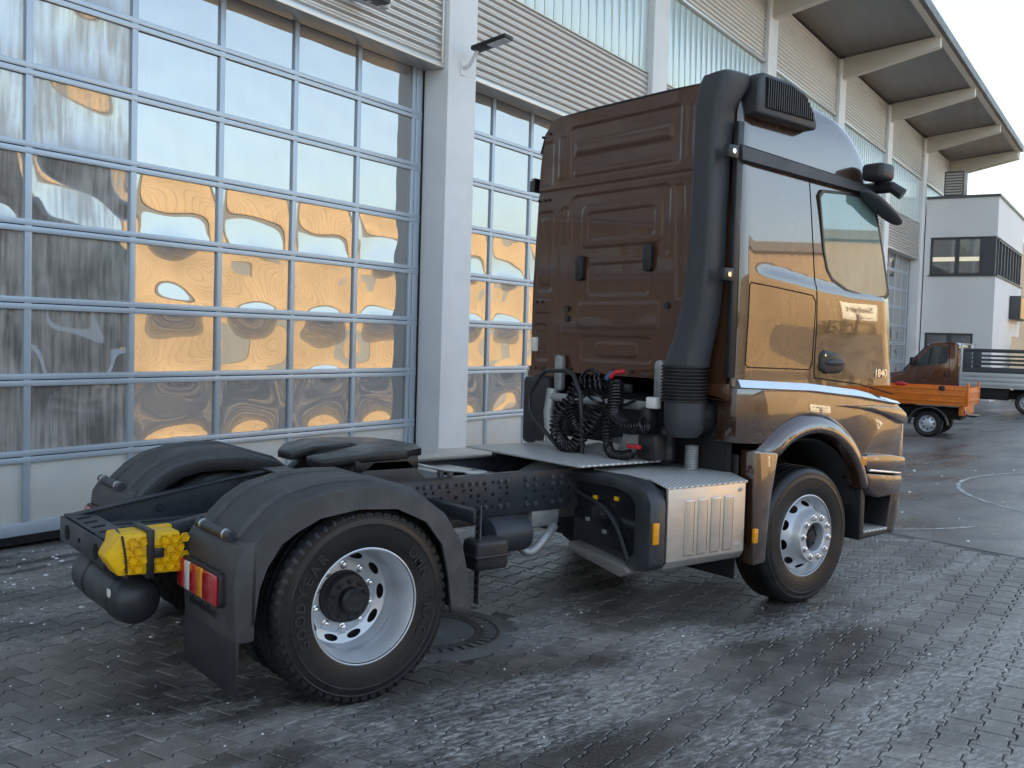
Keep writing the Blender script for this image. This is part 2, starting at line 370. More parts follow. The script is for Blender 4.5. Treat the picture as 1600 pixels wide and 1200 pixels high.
# drain channel of small setts along the door
dr = MB()
for k in range(90):
    u = -6+k*.14
    for q in (0,):
        vs, fs = stone_geo(); x, y = rot2(u, 2.86)
        if x > XB-.1: continue
        dr.add([(x+(a*math.cos(TH)-b*math.sin(TH))*.66, y+(a*math.sin(TH)+b*math.cos(TH))*.66, c-.006) for a, b, c in vs], fs)
link('drain_sett', raw_mesh('drain_sett', dr, 'paver'), None, pave, kind='stuff')
# manhole
mh = thing('manhole_cover', 'round iron manhole cover with ribbed ring set in the paving beside the rear wheel', 'manhole', (MAN[0], MAN[1], 0))
MB().lathe([(0, -.004), (.60, -.004), (.615, -.012)], ax='z', n=64).build('concrete_collar', 'concrete', mh)
MB().lathe([(.33, -.002), (.345, .004), (.36, .004), (.37, -.001), (.385, .003), (.395, -.002)], ax='z', n=64).build('frame_ring', 'iron', mh)
MB().lathe([(0, .001), (.29, .001), (.325, .001), (.33, -.003)], ax='z', n=48).build('lid', 'concrete', mh)
rb = MB()
for k in range(40):
    a = 2*math.pi*k/40; c_, s_ = math.cos(a), math.sin(a)
    rb.tube([(.40*c_, .40*s_, 0), (.47*c_, .47*s_, 0)], .006, 6)
rb.lathe([(.475, -.003), (.48, .003), (.49, .003), (.495, -.003)], ax='z', n=64); rb.build('rib_ring', 'iron', mh)
# painted arcs on the asphalt
def arc_line(cx, cy, r, a0, a1, wd, name):
    mb = MB(); n = 60
    for i in range(n+1):
        a = R(a0+(a1-a0)*i/n); k = 1+.003*math.sin(i*2.1); ww = wd*(.75+.25*math.sin(i*1.7))
        mb.v += [(cx+(r*k-ww/2)*math.cos(a), cy+(r*k-ww/2)*math.sin(a), .002), (cx+(r*k+ww/2)*math.cos(a), cy+(r*k+ww/2)*math.sin(a), .002)]
    mb.f = [(2*i, 2*i+2, 2*i+3, 2*i+1) for i in range(n)]
    return mb.build(name, 'paint_line', smooth=False, kind='structure')
arc_line(12.6, -1.2, 3.25, 70, 215, .07, 'painted_circle')
arc_line(8.4, 2.2, 2.4, 195, 262, .06, 'painted_arc')
# crumbs of snow and salt
sn = MB()
def crumb(x, y, s):
    n = 6; ph = random.random()*6
    rs = [s*random.uniform(.6, 1.2) for _ in range(n)]; e = random.uniform(.5, 1)
    vs = [(x+rs[k]*math.cos(ph+k*1.047), y+rs[k]*e*math.sin(ph+k*1.047), -.002) for k in range(n)]+[(x+.55*rs[k]*math.cos(ph+k*1.047), y+.55*rs[k]*e*math.sin(ph+k*1.047), s*.4) for k in range(n)]
    sn.add(vs, [(k, (k+1) % n, n+(k+1) % n, n+k) for k in range(n)]+[tuple(range(n, 2*n))])
for k in range(420):
    u = random.uniform(-1.5, 3.5); v = random.choice((random.uniform(.4, 3.3), random.gauss(2.6, .4)))
    if v > 3.35: continue
    x, y = rot2(u, v); crumb(x, y, abs(random.gauss(0, .012))+.004)
for k in range(900):
    x, y = random.uniform(-3, 6.5), random.uniform(-4, 2.5); crumb(x, y, abs(random.gauss(0, .004))+.0025)
for k in range(120):
    x, y = random.uniform(7, 18), random.uniform(-6, 4); crumb(x, y, abs(random.gauss(0, .014))+.005)
link('snow_crumbs', raw_mesh('snow_crumbs', sn, 'snow'), None, None, kind='stuff')
bpy.data.objects['snow_crumbs']['label'] = 'white crumbs of snow and salt scattered over the ground'

# ------------------------------------------------------------------ workshop hall (local axes: u along the facade, v into it)
hall = thing('workshop_hall', 'long workshop hall with white columns, glazed sectional doors and a timber canopy', 'building', (0, 0, 0), TH)
DV, CV, KV = 3.64, 3.24, 3.33
cols = [-.45]+[6.42+6.05*k for k in range(7)]
MB().box(-17, 42.9, DV+.12, 22, 0, 9.95).build('wall', 'trim_grey', hall)
for u in cols:
    MB().box(u-.31, u+.31, CV, DV+.15, 0, 9.80).build('column', 'white_wall', hall, bevel=.012)
MB().box(-17, cols[0]-.31, CV+.06, DV+.1, 0, 9.8).build('side_wall', 'cladding', hall)
# corrugated sheets
def corr(u0, u1, z0, z1, v, per=.0975, d=.018):
    mb = MB(); n = int(round((z1-z0)/per))*8
    for i in range(n+1):
        z = z0+(z1-z0)*i/n; dv = d*math.cos(2*math.pi*i/8)
        mb.v += [(u0, v+dv, z), (u1, v+dv, z)]
    mb.f = [(2*i, 2*i+1, 2*i+3, 2*i+2) for i in range(n)]
    return mb
gc = MB().box(-.127, .127, -.03, .03, 6.62, 8.25).mesh('glass_channel', bevel=.01); gc.materials.append(M['channel_glass'])
for a, b in zip(cols, cols[1:]):
    u0, u1 = a+.312, b-.312
    corr(u0, u1-.06, 5.33, 6.60, KV).build('cladding_sheet', 'cladding', hall, ang=80)
    corr(u0, u1-.06, 8.31, 9.85, KV).build('cladding_sheet', 'cladding', hall, ang=80)
    t = MB().box(u0, u1, KV-.035, KV+.30, 5.265, 5.328); t.box(u1-.058, u1, KV-.03, KV+.03, 5.33, 6.62); t.box(u1-.058, u1, KV-.03, KV+.03, 8.31, 9.85); t.box(u0, u1, KV-.035, KV+.1, 8.25, 8.308); t.box(u0, u1, KV-.01, KV+.1, 6.603, 6.618)
    t.build('flashing', 'cladding', hall, bevel=.004)
    n = int((u1-u0)/.26); w_ = (u1-u0)/n
    for k in range(n):
        link('glass_channel', gc, None, hall, loc=(u0+w_*(k+.5), KV+.075, 0))
# sectional doors
ZJ = [.75+.656*k for k in range(8)]
def pane_mesh(seed, wd, ht):
    rg = random.Random(seed); A = rg.uniform(.010, .018) if seed < 40 else rg.uniform(.0004, .0014); ph = [rg.uniform(0, 6.3) for _ in range(6)]; fx, fy = rg.uniform(1, 2.2), rg.uniform(1, 2.2); B = rg.uniform(.0006, .0014); px, py = rg.uniform(.75, 1.3), rg.uniform(.75, 1.3)
    def fn(a, b):
        e = (1-(2*a-1)**4)*(1-(2*b-1)**4)
        a_, b_ = a**px, b**py; d = A*(1-(2*a_-1)**2)*(1-(2*b_-1)**2)+B*e*(math.sin(fx*3.6*a+ph[0])*math.cos(fy*3.6*b+ph[1])+.5*math.sin(7*a+5*b+ph[2]))
        return ((a-.5)*wd, d, (b-.5)*ht)
    me = MB().grid(fn, 26, 20).mesh('pane', ang=180); return me
PW, PH = .976, .548
panes = [pane_mesh(s_, PW, PH) for s_ in range(9)]
flat_panes = [pane_mesh(40+s_, PW, PH) for s_ in range(2)]
panel_me = MB().box(-PW/2, PW/2, -.004, .004, 0, .545).mesh('panel', bevel=.002); panel_me.materials.append(M['door_panel'])
fogged = {}
def sect_door(u0, u1, um, fog_cols, full=True):
    """um: one mullion position; the others follow at 1.04 m"""
    ms = []; x = um
    while x-1.04 > u0+.1: x -= 1.04
    while x < u1-.12: ms.append(x); x += 1.04
    fr = MB()
    edges = [u0+.03]+ms+[u1-.09]
    for k, mu in enumerate(edges):
        hw_ = .032 if 0 < k < len(edges)-1 else .06
        fr.box(mu-hw_, mu+hw_, DV-.022, DV+.03, .10, 5.33)
    ja = MB()
    for z in [.75+.656*k for k in range(7)]:
        fr.box(u0, u1-.03, DV-.026, DV+.03, z-.053, z-.004); fr.box(u0, u1-.03, DV-.026, DV+.03, z+.004, z+.053); ja.box(u0, u1-.03, DV-.018, DV+.03, z-.004, z+.004)
    fr.box(u0, u1-.03, DV-.026, DV+.03, .075, .185); fr.box(u0, u1-.03, DV-.026, DV+.03, 5.275, 5.335)
    door = fr.build('sectional_door', 'door_frame', hall, bevel=.003)
    ja.build('section_joint', 'hole_dark', door)
    j2 = MB().box(u0, u1, DV-.02, DV+.06, .002, .072); j2.box(u1-.032, u1-.002, DV-.03, DV+.1, .0, 5.33); j2.build('rubber_seal', 'hole_dark', door)
    for ci, (a, b) in enumerate(zip(edges, edges[1:])):
        cx = (a+b)/2; wd = b-a-.06; sx = wd/PW
        for r_ in range(8):
            if r_ == 0:
                o = link('panel', panel_me, None, door, loc=(cx, DV+.006, .17)); o.scale = (sx, 1, 1); continue
            me0 = random.choice(panes) if r_ < 5 or ci in fog_cols else random.choice(flat_panes)
            key = (me0.name, 'f' if ci in fog_cols else 'c')
            if key not in fogged:
                me = me0.copy(); me.materials.clear(); me.materials.append(M['pane_fogged' if key[1] == 'f' else 'pane']); fogged[key] = me
            o = link('pane', fogged[key], None, door, loc=(cx, DV+.004, .75+.656*(r_-1)+.328)); o.scale = (sx*random.choice((1, -1)), 1, 1)
    return door
sect_door(cols[0]+.31, cols[1]-.31, .715, (0, 1))
sect_door(cols[1]+.31, cols[2]-.31, 7.755, ())
for k in (2, 3, 4, 5): sect_door(cols[k]+.31, cols[k+1]-.31, cols[k]+1.34, ())
# canopy: soffit rising outwards, beams tapering to the edge
for u in cols[1:]+[42.25]:
    e = .11
    MB().poly([(CV+.1, 9.27), (CV+.1, 9.86), (.74, 10.17), (.74, 9.87)], 'x', u-e, u+e).build('canopy_beam', 'timber_white', hall, bevel=.01)
rf = MB().poly([(22, 10.0), (CV+.4, 9.87), (.70, 10.19), (.70, 10.23), (22, 10.3)], 'x', -18, 42.6).build('roof', 'soffit', hall)
MB().box(-18, 42.62, .58, .695, 10.15, 10.40).build('gutter', 'trim_grey', hall, bevel=.02)
MB().box(-18, 42.6, .70, .86, 10.13, 10.185).build('edge_board', 'timber_white', hall)
# flood light on the column
fl = thing('flood_light', 'slim black flood light on a white bent arm on the column', 'lamp', (*rot2(6.42, CV), 0), TH)
MB().tube([(0, 0, 5.33), (0, -.10, 5.36), (0, -.17, 5.45), (0, -.22, 5.53)], .028, 10).build('arm', 'white_wall', fl)
MB().box(-.06, .06, -.012, 0, 5.24, 5.42).build('wall_plate', 'white_wall', fl, bevel=.004)
hd = MB().box(-.10, .10, -.70, -.18, -.03, .025); hd.v = [(x, y, z+5.555+(-.2-y)*.18) for x, y, z in hd.v]; hd.build('lamp_head', 'lamp_black', fl, bevel=.015)
ln = MB().box(-.08, .08, -.68, -.42, -.036, -.031); ln.v = [(x, y, z+5.555+(-.2-y)*.18) for x, y, z in ln.v]; ln.build('lens', 'lens_white', fl)
# second flood light over the left door
f2 = thing('flood_light', 'flood light with white round cap over the first sectional door', 'lamp', (*rot2(4.45, KV), 0), TH)
MB().tube([(0, -.02, 5.66), (0, -.22, 5.62)], .035, 10).build('arm', 'white_wall', f2)
MB().box(-.25, .20, -.34, -.14, 5.60, 5.66).build('lamp_head', 'lamp_black', f2, bevel=.012)
MB().lathe([(0, 0), (.05, 0), (.07, .03), (.07, .06), (0, .08)], (.23, -.22, 5.58), 'z', 16).build('cap', 'white_wall', f2)

# ------------------------------------------------------------------ office block at the hall's end
off_ = thing('office_block', 'white rendered office block with a dark ribbon window wrapping its corner', 'building', (0, 0, 0), TH)
OU, OV, OE = 36.9, .69, 45.3
up = MB().box(OU, OE, OV, 3.2, 2.52, 4.70); up.box(OU, OE, OV, 3.2, 6.13, 7.58); up.box(OU+.18, OE, OV+.18, 3.2, 4.70, 6.13); up.box(OU, OU+.4, 3.0, 3.2, 4.70, 6.13)
up.box(OU, 42.6, OV, 1.36, 0, 2.52); up.box(OU+.15, 42.6, 1.36, 3.2, 0, 2.52); up.box(OU, OU+.2, 3.06, 3.2, 0, 2.52)
up.build('wall', 'render_white', off_, smooth=False)
MB().box(OU-.05, OE+.05, OV-.05, 3.2, 7.58, 7.68).build('parapet_cap', 'trim_grey', off_)
MB().box(OU-.06, OE, OV-.06, 3.05, 4.66, 4.70).build('window_sill', 'window_frame', off_)
def off_win(axis, a0, a1, z0, z1, nm):
    f = MB(); t = .07
    def bx(p0, p1, q0, q1, d0, d1):
        if axis == 'v': f.box(OU+d0, OU+d1, p0, p1, q0, q1)
        else: f.box(p0, p1, OV+d0, OV+d1, q0, q1)
    bx(a0, a0+t, z0, z1, .04, .17); bx(a1-t, a1, z0, z1, .04, .17); bx(a0, a1, z0, z0+t, .041, .17); bx(a0, a1, z1-t, z1, .041, .17)
    o = f.build('window', 'window_frame', off_); p = MB()
    if axis == 'v': p.box(OU+.10, OU+.12, a0+t, a1-t, z0+t, z1-t)
    else: p.box(a0+t, a1-t, OV+.10, OV+.12, z0+t, z1-t)
    p.build('pane', 'window_glass', o)
    if nm:
        q = MB().box(OU+.085, OU+.095, a0+.08, a1-.08, z0+.52, z0+.68); q.build('lit_interior', 'lit_interior', o)
off_win('v', 2.05, 2.99, 4.71, 6.12, True); off_win('v', 1.20, 2.05, 4.71, 6.12, True)
MB().box(OU+.03, OU+.17, OV+.03, 1.20, 4.71, 6.12).build('corner_panel', 'window_frame', off_)
for k in range(8): off_win('u', OU+.9+k*.93, OU+.9+(k+1)*.93, 4.71, 6.12, False)
off_win('v', 2.2, 3.05, .9, 2.5, True); off_win('v', 1.38, 2.2, .9, 2.5, False)
off_win('u', 37.35, 38.6, .6, 2.45, False); off_win('u', 38.6, 39.9, .6, 2.45, False)
sb = thing('sign_box', 'orange box sign projecting from the white office wall', 'sign', (*rot2(43.0, OV), 0), TH)
MB().box(-1.6, 1.6, -.42, -.02, 3.2, 4.15).build('housing', 'window_frame', sb, bevel=.01)
MB().box(-1.55, 1.55, -.435, -.422, 3.25, 4.10).build('face', 'sign_orange', sb)
ac = thing('ventilation_unit', 'grey louvred ventilation unit on the office roof', 'ventilation unit', (*rot2(37.4, 2.3), 7.68), TH)
MB().box(-.3, .5, -.35, .35, 0, .95).build('housing', 'trim_grey', ac, bevel=.02)
for k in range(8): MB().box(-.325, -.302, -.3, .3, .08+k*.105, .14+k*.105).build('louvre', 'cladding', ac)
gb = thing('grey_warehouse', 'grey clad warehouse beyond the office block', 'building', (*rot2(62, 3), 0), TH)
MB().box(-8, 40, -2, 30, 0, 7.2).build('wall', 'grey_building', gb)
MB().box(-8.05, 40, -2.05, 30, 7.2, 7.5).build('parapet_cap', 'trim_grey', gb)
for k in range(10): MB().box(-8+k*4, -7.9+k*4, -2.06, -2, 0, 7.2).build('rib', 'trim_grey', gb)

# ------------------------------------------------------------------ opposite hall, seen in the reflections
opp = thing('tan_warehouse', 'sunlit tan clad warehouse across the yard, mirrored in the truck and panes', 'building', (*rot2(0, -33), 0), TH)
def rib_wall(u0, u1, z0, z1, per=.5):
    mb = MB(); x = u0; prof = ((0, 0), (.30, 0), (.34, -.06), (.46, -.06))
    while x < u1:
        for d, h in prof: mb.v += [(x+d*per/.5, h, z0), (x+d*per/.5, h, z1)]
        x += per
    mb.f = [(2*i, 2*i+2, 2*i+3, 2*i+1) for i in range(len(mb.v)//2-1)]
    return mb
rib_wall(13.5, 95, 0, 8.3).build('cladding_sheet', 'tan_cladding', opp, smooth=False)
MB().box(13.5, 95, -20, -.08, 0, 8.25).build('wall', 'tan_cladding', opp, smooth=False)
MB().box(13.3, 95.2, -20, .25, 8.3, 8.7).build('roof_edge', 'trim_grey', opp)
for k in range(4): MB().box(38+k*13, 41.5+k*13, .02, .12, 0, 3.6).build('roller_door', 'grey_building', opp)
dk = thing('dark_warehouse', 'low dark brown warehouse beside the tan one across the yard', 'building', (*rot2(-20, -31), 0), TH)
MB().box(-40, 30, -20, 0, 0, 6.5).build('wall', 'dark_clad', dk); MB().box(-40.1, 30.1, -20, .15, 6.5, 6.8).build('roof_edge', 'trim_grey', dk)
bd = thing('wall_sign', 'white sign board with dark lettering on the tan warehouse', 'sign', (*rot2(26.2, -32.9), 2.75), TH)
MB().box(-1.25, 1.25, .02, .07, -1.2, 1.2).build('board', 'sign_white', bd, bevel=.01)
for t_, z_, sz, sx_ in (('Siebert', .40, .95, .72), ('TRAILMARKT', -.66, .42, .80)):
    me = text_mesh(t_, sz, .01, sx_, .12 if z_ > 0 else 0, .012 if z_ > 0 else 0)
    link('lettering', me, 'sign_ink', bd, loc=(0, .085, z_), rot=(R(90), 0, R(180)))
# a bare tree and clipped shrubs in front of it
tr = thing('bare_tree', 'leafless young tree in front of the tan warehouse', 'tree', (33.6, -20.4, 0))
def branches(mb, p, d, ln_, r, lev):
    q = p+d*ln_; mb.tube([p, p+d*ln_*.5+Vector((random.gauss(0, .03), random.gauss(0, .03), 0)), q], [r, r*.8, r*.6], 6)
    if lev == 0: return
    for k in range(3):
        nd = (d+Vector((random.gauss(0, .5), random.gauss(0, .5), random.uniform(-.1, .4)))).normalized()
        branches(mb, p+d*ln_*random.uniform(.5, 1), nd, ln_*random.uniform(.5, .75), r*.55, lev-1)
tk = MB(); tk.tube([(0, 0, 0), (.03, 0, 1.2), (0, .03, 2.6)], [.11, .09, .07], 8); tk.build('trunk', 'bark', tr)
cw = MB()
for k in range(7):
    a = k*.9; branches(cw, Vector((0, 0, 1.3+k*.25)), Vector((math.cos(a)*.45, math.sin(a)*.45, .9)).normalized(), .65, .024, 2)
cw.build('crown', 'bark', tr)
for k, (x, y) in enumerate(((30.2, -19.6), (32.2, -20.6), (36.5, -22.0))):
    mb = MB()
    for q in range(260):
        a, h = random.random()*6.28, random.random()
        rr = .9*math.sqrt(1-(h*.95)**2)*random.uniform(.8, 1.05); px, py, pz = rr*math.cos(a), rr*math.sin(a), h*1.1
        s_ = .07; mb.add([(px+random.gauss(0, s_), py+random.gauss(0, s_), pz+random.gauss(0, s_)) for _ in range(3)], [(0, 1, 2)])
    sh = thing('round_shrub', 'low rounded shrub in front of the tan warehouse', 'shrub', (x, y, 0), 0, 'shrubs in front of the tan warehouse')
    mb.build('foliage', 'hedge', sh, smooth=False); MB().tube([(0, 0, 0), (0, 0, .6)], [.06, .03], 6).build('stem', 'bark', sh)
# ------------------------------------------------------------------ the tractor unit (X forward, rear axle at x=0)
T = thing('tractor_truck', 'brown two-axle tractor truck with tall sleeper cab and bare chassis', 'truck')
def P(name, mb, mt, parent=T, **k): return mb.build(name, mt, parent, **k)
HW = [(1.2, 1.150), (1.65, 1.152), (2.1, 1.160), (2.35, 1.158), (2.7, 1.138), (3.15, 1.112), (3.30, 1.105), (3.45, 1.090), (3.58, 1.055), (3.67, .99), (3.72, .90), (3.745, .76)]
XF = [(1.2, 4.97), (1.6, 4.95), (2.3, 4.86), (2.8, 4.76), (3.05, 4.69), (3.2, 4.64), (3.35, 4.56), (3.5, 4.44), (3.60, 4.30), (3.68, 4.10), (3.72, 3.92), (3.745, 3.66)]
XR = [(1.2, 2.90), (3.60, 2.90), (3.68, 2.91), (3.72, 2.93), (3.735, 2.96), (3.745, 3.02)]
RF = [(1.2, .26), (2.3, .28), (3.0, .32), (3.5, .36), (3.745, .36)]
def crease_z(x): return interp([(2.9, 2.46), (3.1, 2.452), (3.7, 2.375), (4.17, 2.335), (4.75, 2.33)], x)
def side_y(x, z):
    y = interp(HW, z)
    # pressed ledge running forward along the door below the window line
    dz = crease_z(x)-z; amt = smooth01((x-3.02)/.25)
    y += .016*amt*smooth01(dz/.075)*(1-smooth01((dz-.10)/.55))
    y += .006*math.sin((x-2.9)/1.9*math.pi)*smooth01((3.2-z)/.4)
    return y
def cab_ring(z, n=150):
    xr, xf, rf = interp(XR, z), interp(XF, z), interp(RF, z); rr = .07; hw = interp(HW, z); out = []
    # outline starting at the middle of the rear wall going to the right side (-y), round the front and back
    pts = [(xr, 0.0), (xr, -(hw-rr))]
    pts += [(xr+rr-rr*math.cos(R(a)), -(hw-rr)-rr*math.sin(R(a))) for a in (22, 45, 68, 90)]
    ns = 34; pts += [(xr+rr+(xf-rf-xr-rr)*k/ns, -hw) for k in range(1, ns+1)]
    pts += [(xf-rf+rf*math.sin(R(a)), -(hw-rf)-rf*math.cos(R(a))) for a in range(10, 91, 10)]
    pts += [(xf+.05*(1-(k/4)**2)*0, -(hw-rf)*(1-k/4)) for k in range(1, 5)]
    full = pts+[(x, -y) for x, y in reversed(pts[1:-1])]
    res = []
    for x, y in full:
        if xr+rr < x < xf-rf+.05 and abs(abs(y)-hw) < 1e-6: y = math.copysign(side_y(x, z), y)
        bow = .06*(1-(y/hw)**2) if x > xf-.05 else 0
        res.append((x+bow, y, z))
    return res
zs = [1.60+(3.15-1.60)*k/62 for k in range(63)]+[3.19, 3.24, 3.3, 3.36, 3.42, 3.48, 3.53, 3.58, 3.62, 3.655, 3.685, 3.71, 3.73, 3.745]
rings = [cab_ring(z) for z in zs]; n = len(rings[0]); mb = MB()
mb.v = [p for r_ in rings for p in r_]
mb.f = [(i*n+j, i*n+(j+1) % n, (i+1)*n+(j+1) % n, (i+1)*n+j) for i in range(len(zs)-1) for j in range(n)]+[tuple(range((len(zs)-1)*n, len(zs)*n))]
body = P('cab_body', mb, 'paint', ang=50)
# pressed sheet-metal rear wall
def sd_rr(y, z, y0, y1, z0, z1, r, sh=0):
    cy, cz = (y0+y1)/2, (z0+z1)/2; y = y-sh*(z-cz)
    qx, qz = abs(y-cy)-(y1-y0)/2+r, abs(z-cz)-(z1-z0)/2+r
    return math.hypot(max(qx, 0), max(qz, 0))+min(max(qx, qz), 0)-r
EMB = [  # y0,y1,z0,z1,r,depth(+out),edge,shear
 (-.58, .66, 3.18, 3.62, .04, -.020, .022, 0), (-.50, .62, 3.36, 3.50, .03, .026, .05, 0), (-.50, .62, 3.195, 3.27, .03, .016, .03, 0),
 (-.70, -.62, 3.22, 3.60, .02, -.010, .015, 0), (.70, .80, 3.20, 3.56, .03, .010, .015, 0), (.86, 1.03, 3.16, 3.54, .04, -.012, .02, 0),
 (-.50, .62, 2.52, 3.06, .06, -.014, .02, 0), (-.42, .50, 2.62, 2.97, .07, .016, .018, 0), (-.345, .42, 2.68, 2.91, .04, -.012, .014, 0),
 (-.30, .40, 2.24, 2.50, .04, -.010, .014, 0), (-.42, .50, 1.98, 2.19, .03, .009, .014, 0), (-.36, .46, 1.72, 1.93, .05, -.012, .016, 0), (-.2, .28, 1.76, 1.88, .04, .010, .014, 0),
 (-.66, -.55, 2.2, 3.04, .03, -.010, .014, .06), (-.80, -.70, 2.42, 3.06, .03, .010, .014, .0), (.68, .78, 1.74, 2.98, .04, -.010, .014, -.05),
 (.84, 1.05, 2.28, 2.96, .04, -.014, .016, 0), (.88, 1.0, 2.34, 2.90, .03, .008, .014, 0), (.84, 1.06, 2.10, 2.22, .02, .008, .012, 0), (.86, 1.05, 1.70, 2.02, .04, -.012, .016, .12), (-.80, -.62, 1.72, 2.12, .05, -.012, .016, 0)]
def emb(y, z):
    h = 0
    for y0, y1, z0, z1, r_, d, e, sh in EMB: h += .55*d*(1-smooth01((sd_rr(y, z, y0, y1, z0, z1, r_, sh)+e)/e))
    h -= .010*math.exp(-((z-3.115-.0*y)/.010)**2)+.0
    h += .008*math.sin(y*2.2+.5)*math.sin(z*1.7)*.6
    return h
def rw(a, b):
    z = 1.62+(3.715-1.62)*b; y = (interp(HW, z)-.072)*(2*a-1)
    return (2.872-emb(y, z), y, z)
P('rear_wall', MB().grid(rw, 230, 220), 'paint_rear', ang=180)
# rear wall lower lip, gasket, grommets, handles
lp = [(1.12, 1.30), (1.12, 1.62), (-1.10, 1.62), (-1.10, 1.50), (-.62, 1.50), (-.45, 1.545), (-.36, 1.62-.012), (.50, 1.62-.012), (.58, 1.55), (.80, 1.50), (1.0, 1.49), (1.05, 1.30)]
P('rear_lip', MB().poly(lp, 'x', 2.868, 2.93), 'paint_rear', bevel=.01)
P('roof_seam', MB().tube([(2.885, 1.045, 3.45), (2.885, .985, 3.60), (2.89, .90, 3.69), (2.90, .80, 3.722), (2.90, .4, 3.732), (2.90, -.4, 3.732), (2.90, -.85, 3.722)], .010, 8), 'plastic_black')
for y, z in ((.47, 2.465), (-.30, 2.515)):
    P('wall_vent', MB().poly(rrect(y-.045, y+.045, z-.10, z+.10, .035), 'x', 2.838, 2.88), 'plastic_black', bevel=.008)
gm = MB()
for y, z in ((.62, 2.14), (-.50, 2.16), (.62, 2.06)): gm.cyl((2.855, y, z), (2.88, y, z), .026, 12)
for y, z in ((.55, 1.65), (.3, 1.66), (.05, 1.66), (-.15, 1.66), (.9, 1.64), (1.02, 1.64), (1.0, 3.58), (.92, 3.6), (1.03, 3.05), (.96, 3.05), (.9, 3.05), (1.02, 2.2), (.95, 2.2)): gm.cyl((2.858, y, z), (2.875, y, z), .012, 8)
P('grommets', gm, 'plastic_black', kind='stuff')
P('cable_socket', MB().box(2.845, 2.88, 1.0, 1.05, 1.78, 1.90), 'sign_white', bevel=.006)
P('corner_strip', MB().box(2.84, 2.90, -1.13, -1.085, 1.66, 3.40), 'plastic_black', bevel=.006)
for z, in ((3.18,), (2.36,)):
    b_ = P('duct_bracket', MB().box(2.70, 2.80, -1.175, -1.12, z-.045, z+.045), 'plastic_black', bevel=.012); P('bolt', MB().cyl((2.75, -1.18, z), (2.75, -1.155, z), .018, 8), 'chrome_nut', b_)
# side trim, seams, hatch, chrome strip
def on_side(pts, sgn=-1, d=.003): return [(x, sgn*(side_y(x, z)+d), z) for x, z in pts]
def seglist(pts, k=10):
    out = []
    for a, b in zip(pts, pts[1:]): out += [(a[0]+(b[0]-a[0])*i/k, a[1]+(b[1]-a[1])*i/k) for i in range(k)]
    return out+[pts[-1]]
def side_strip(name, top, bot, mt, d0, d1, parent=T, sgn=-1, dt=None):
    mb = MB(); k = len(top)
    for (xt, zt), (xb, zb) in zip(top, bot):
        mb.v += [(xt, sgn*(side_y(xt, zt)+d0), zt), (xt, sgn*(side_y(xt, zt)+(d1 if dt is None else dt)), zt-.002), (xb, sgn*(side_y(xb, zb)+d1), zb+.006), (xb, sgn*(side_y(xb, zb)+d0), zb)]
    mb.f = [(4*i+q, 4*i+4+q, 4*i+5+q, 4*i+1+q) for i in range(k-1) for q in range(3)]+[(0, 1, 2, 3), (4*k-1, 4*k-2, 4*k-3, 4*k-4)]
    return P(name, mb, mt, parent, ang=40)
gx = [2.86+(4.42-2.86)*k/14 for k in range(15)]
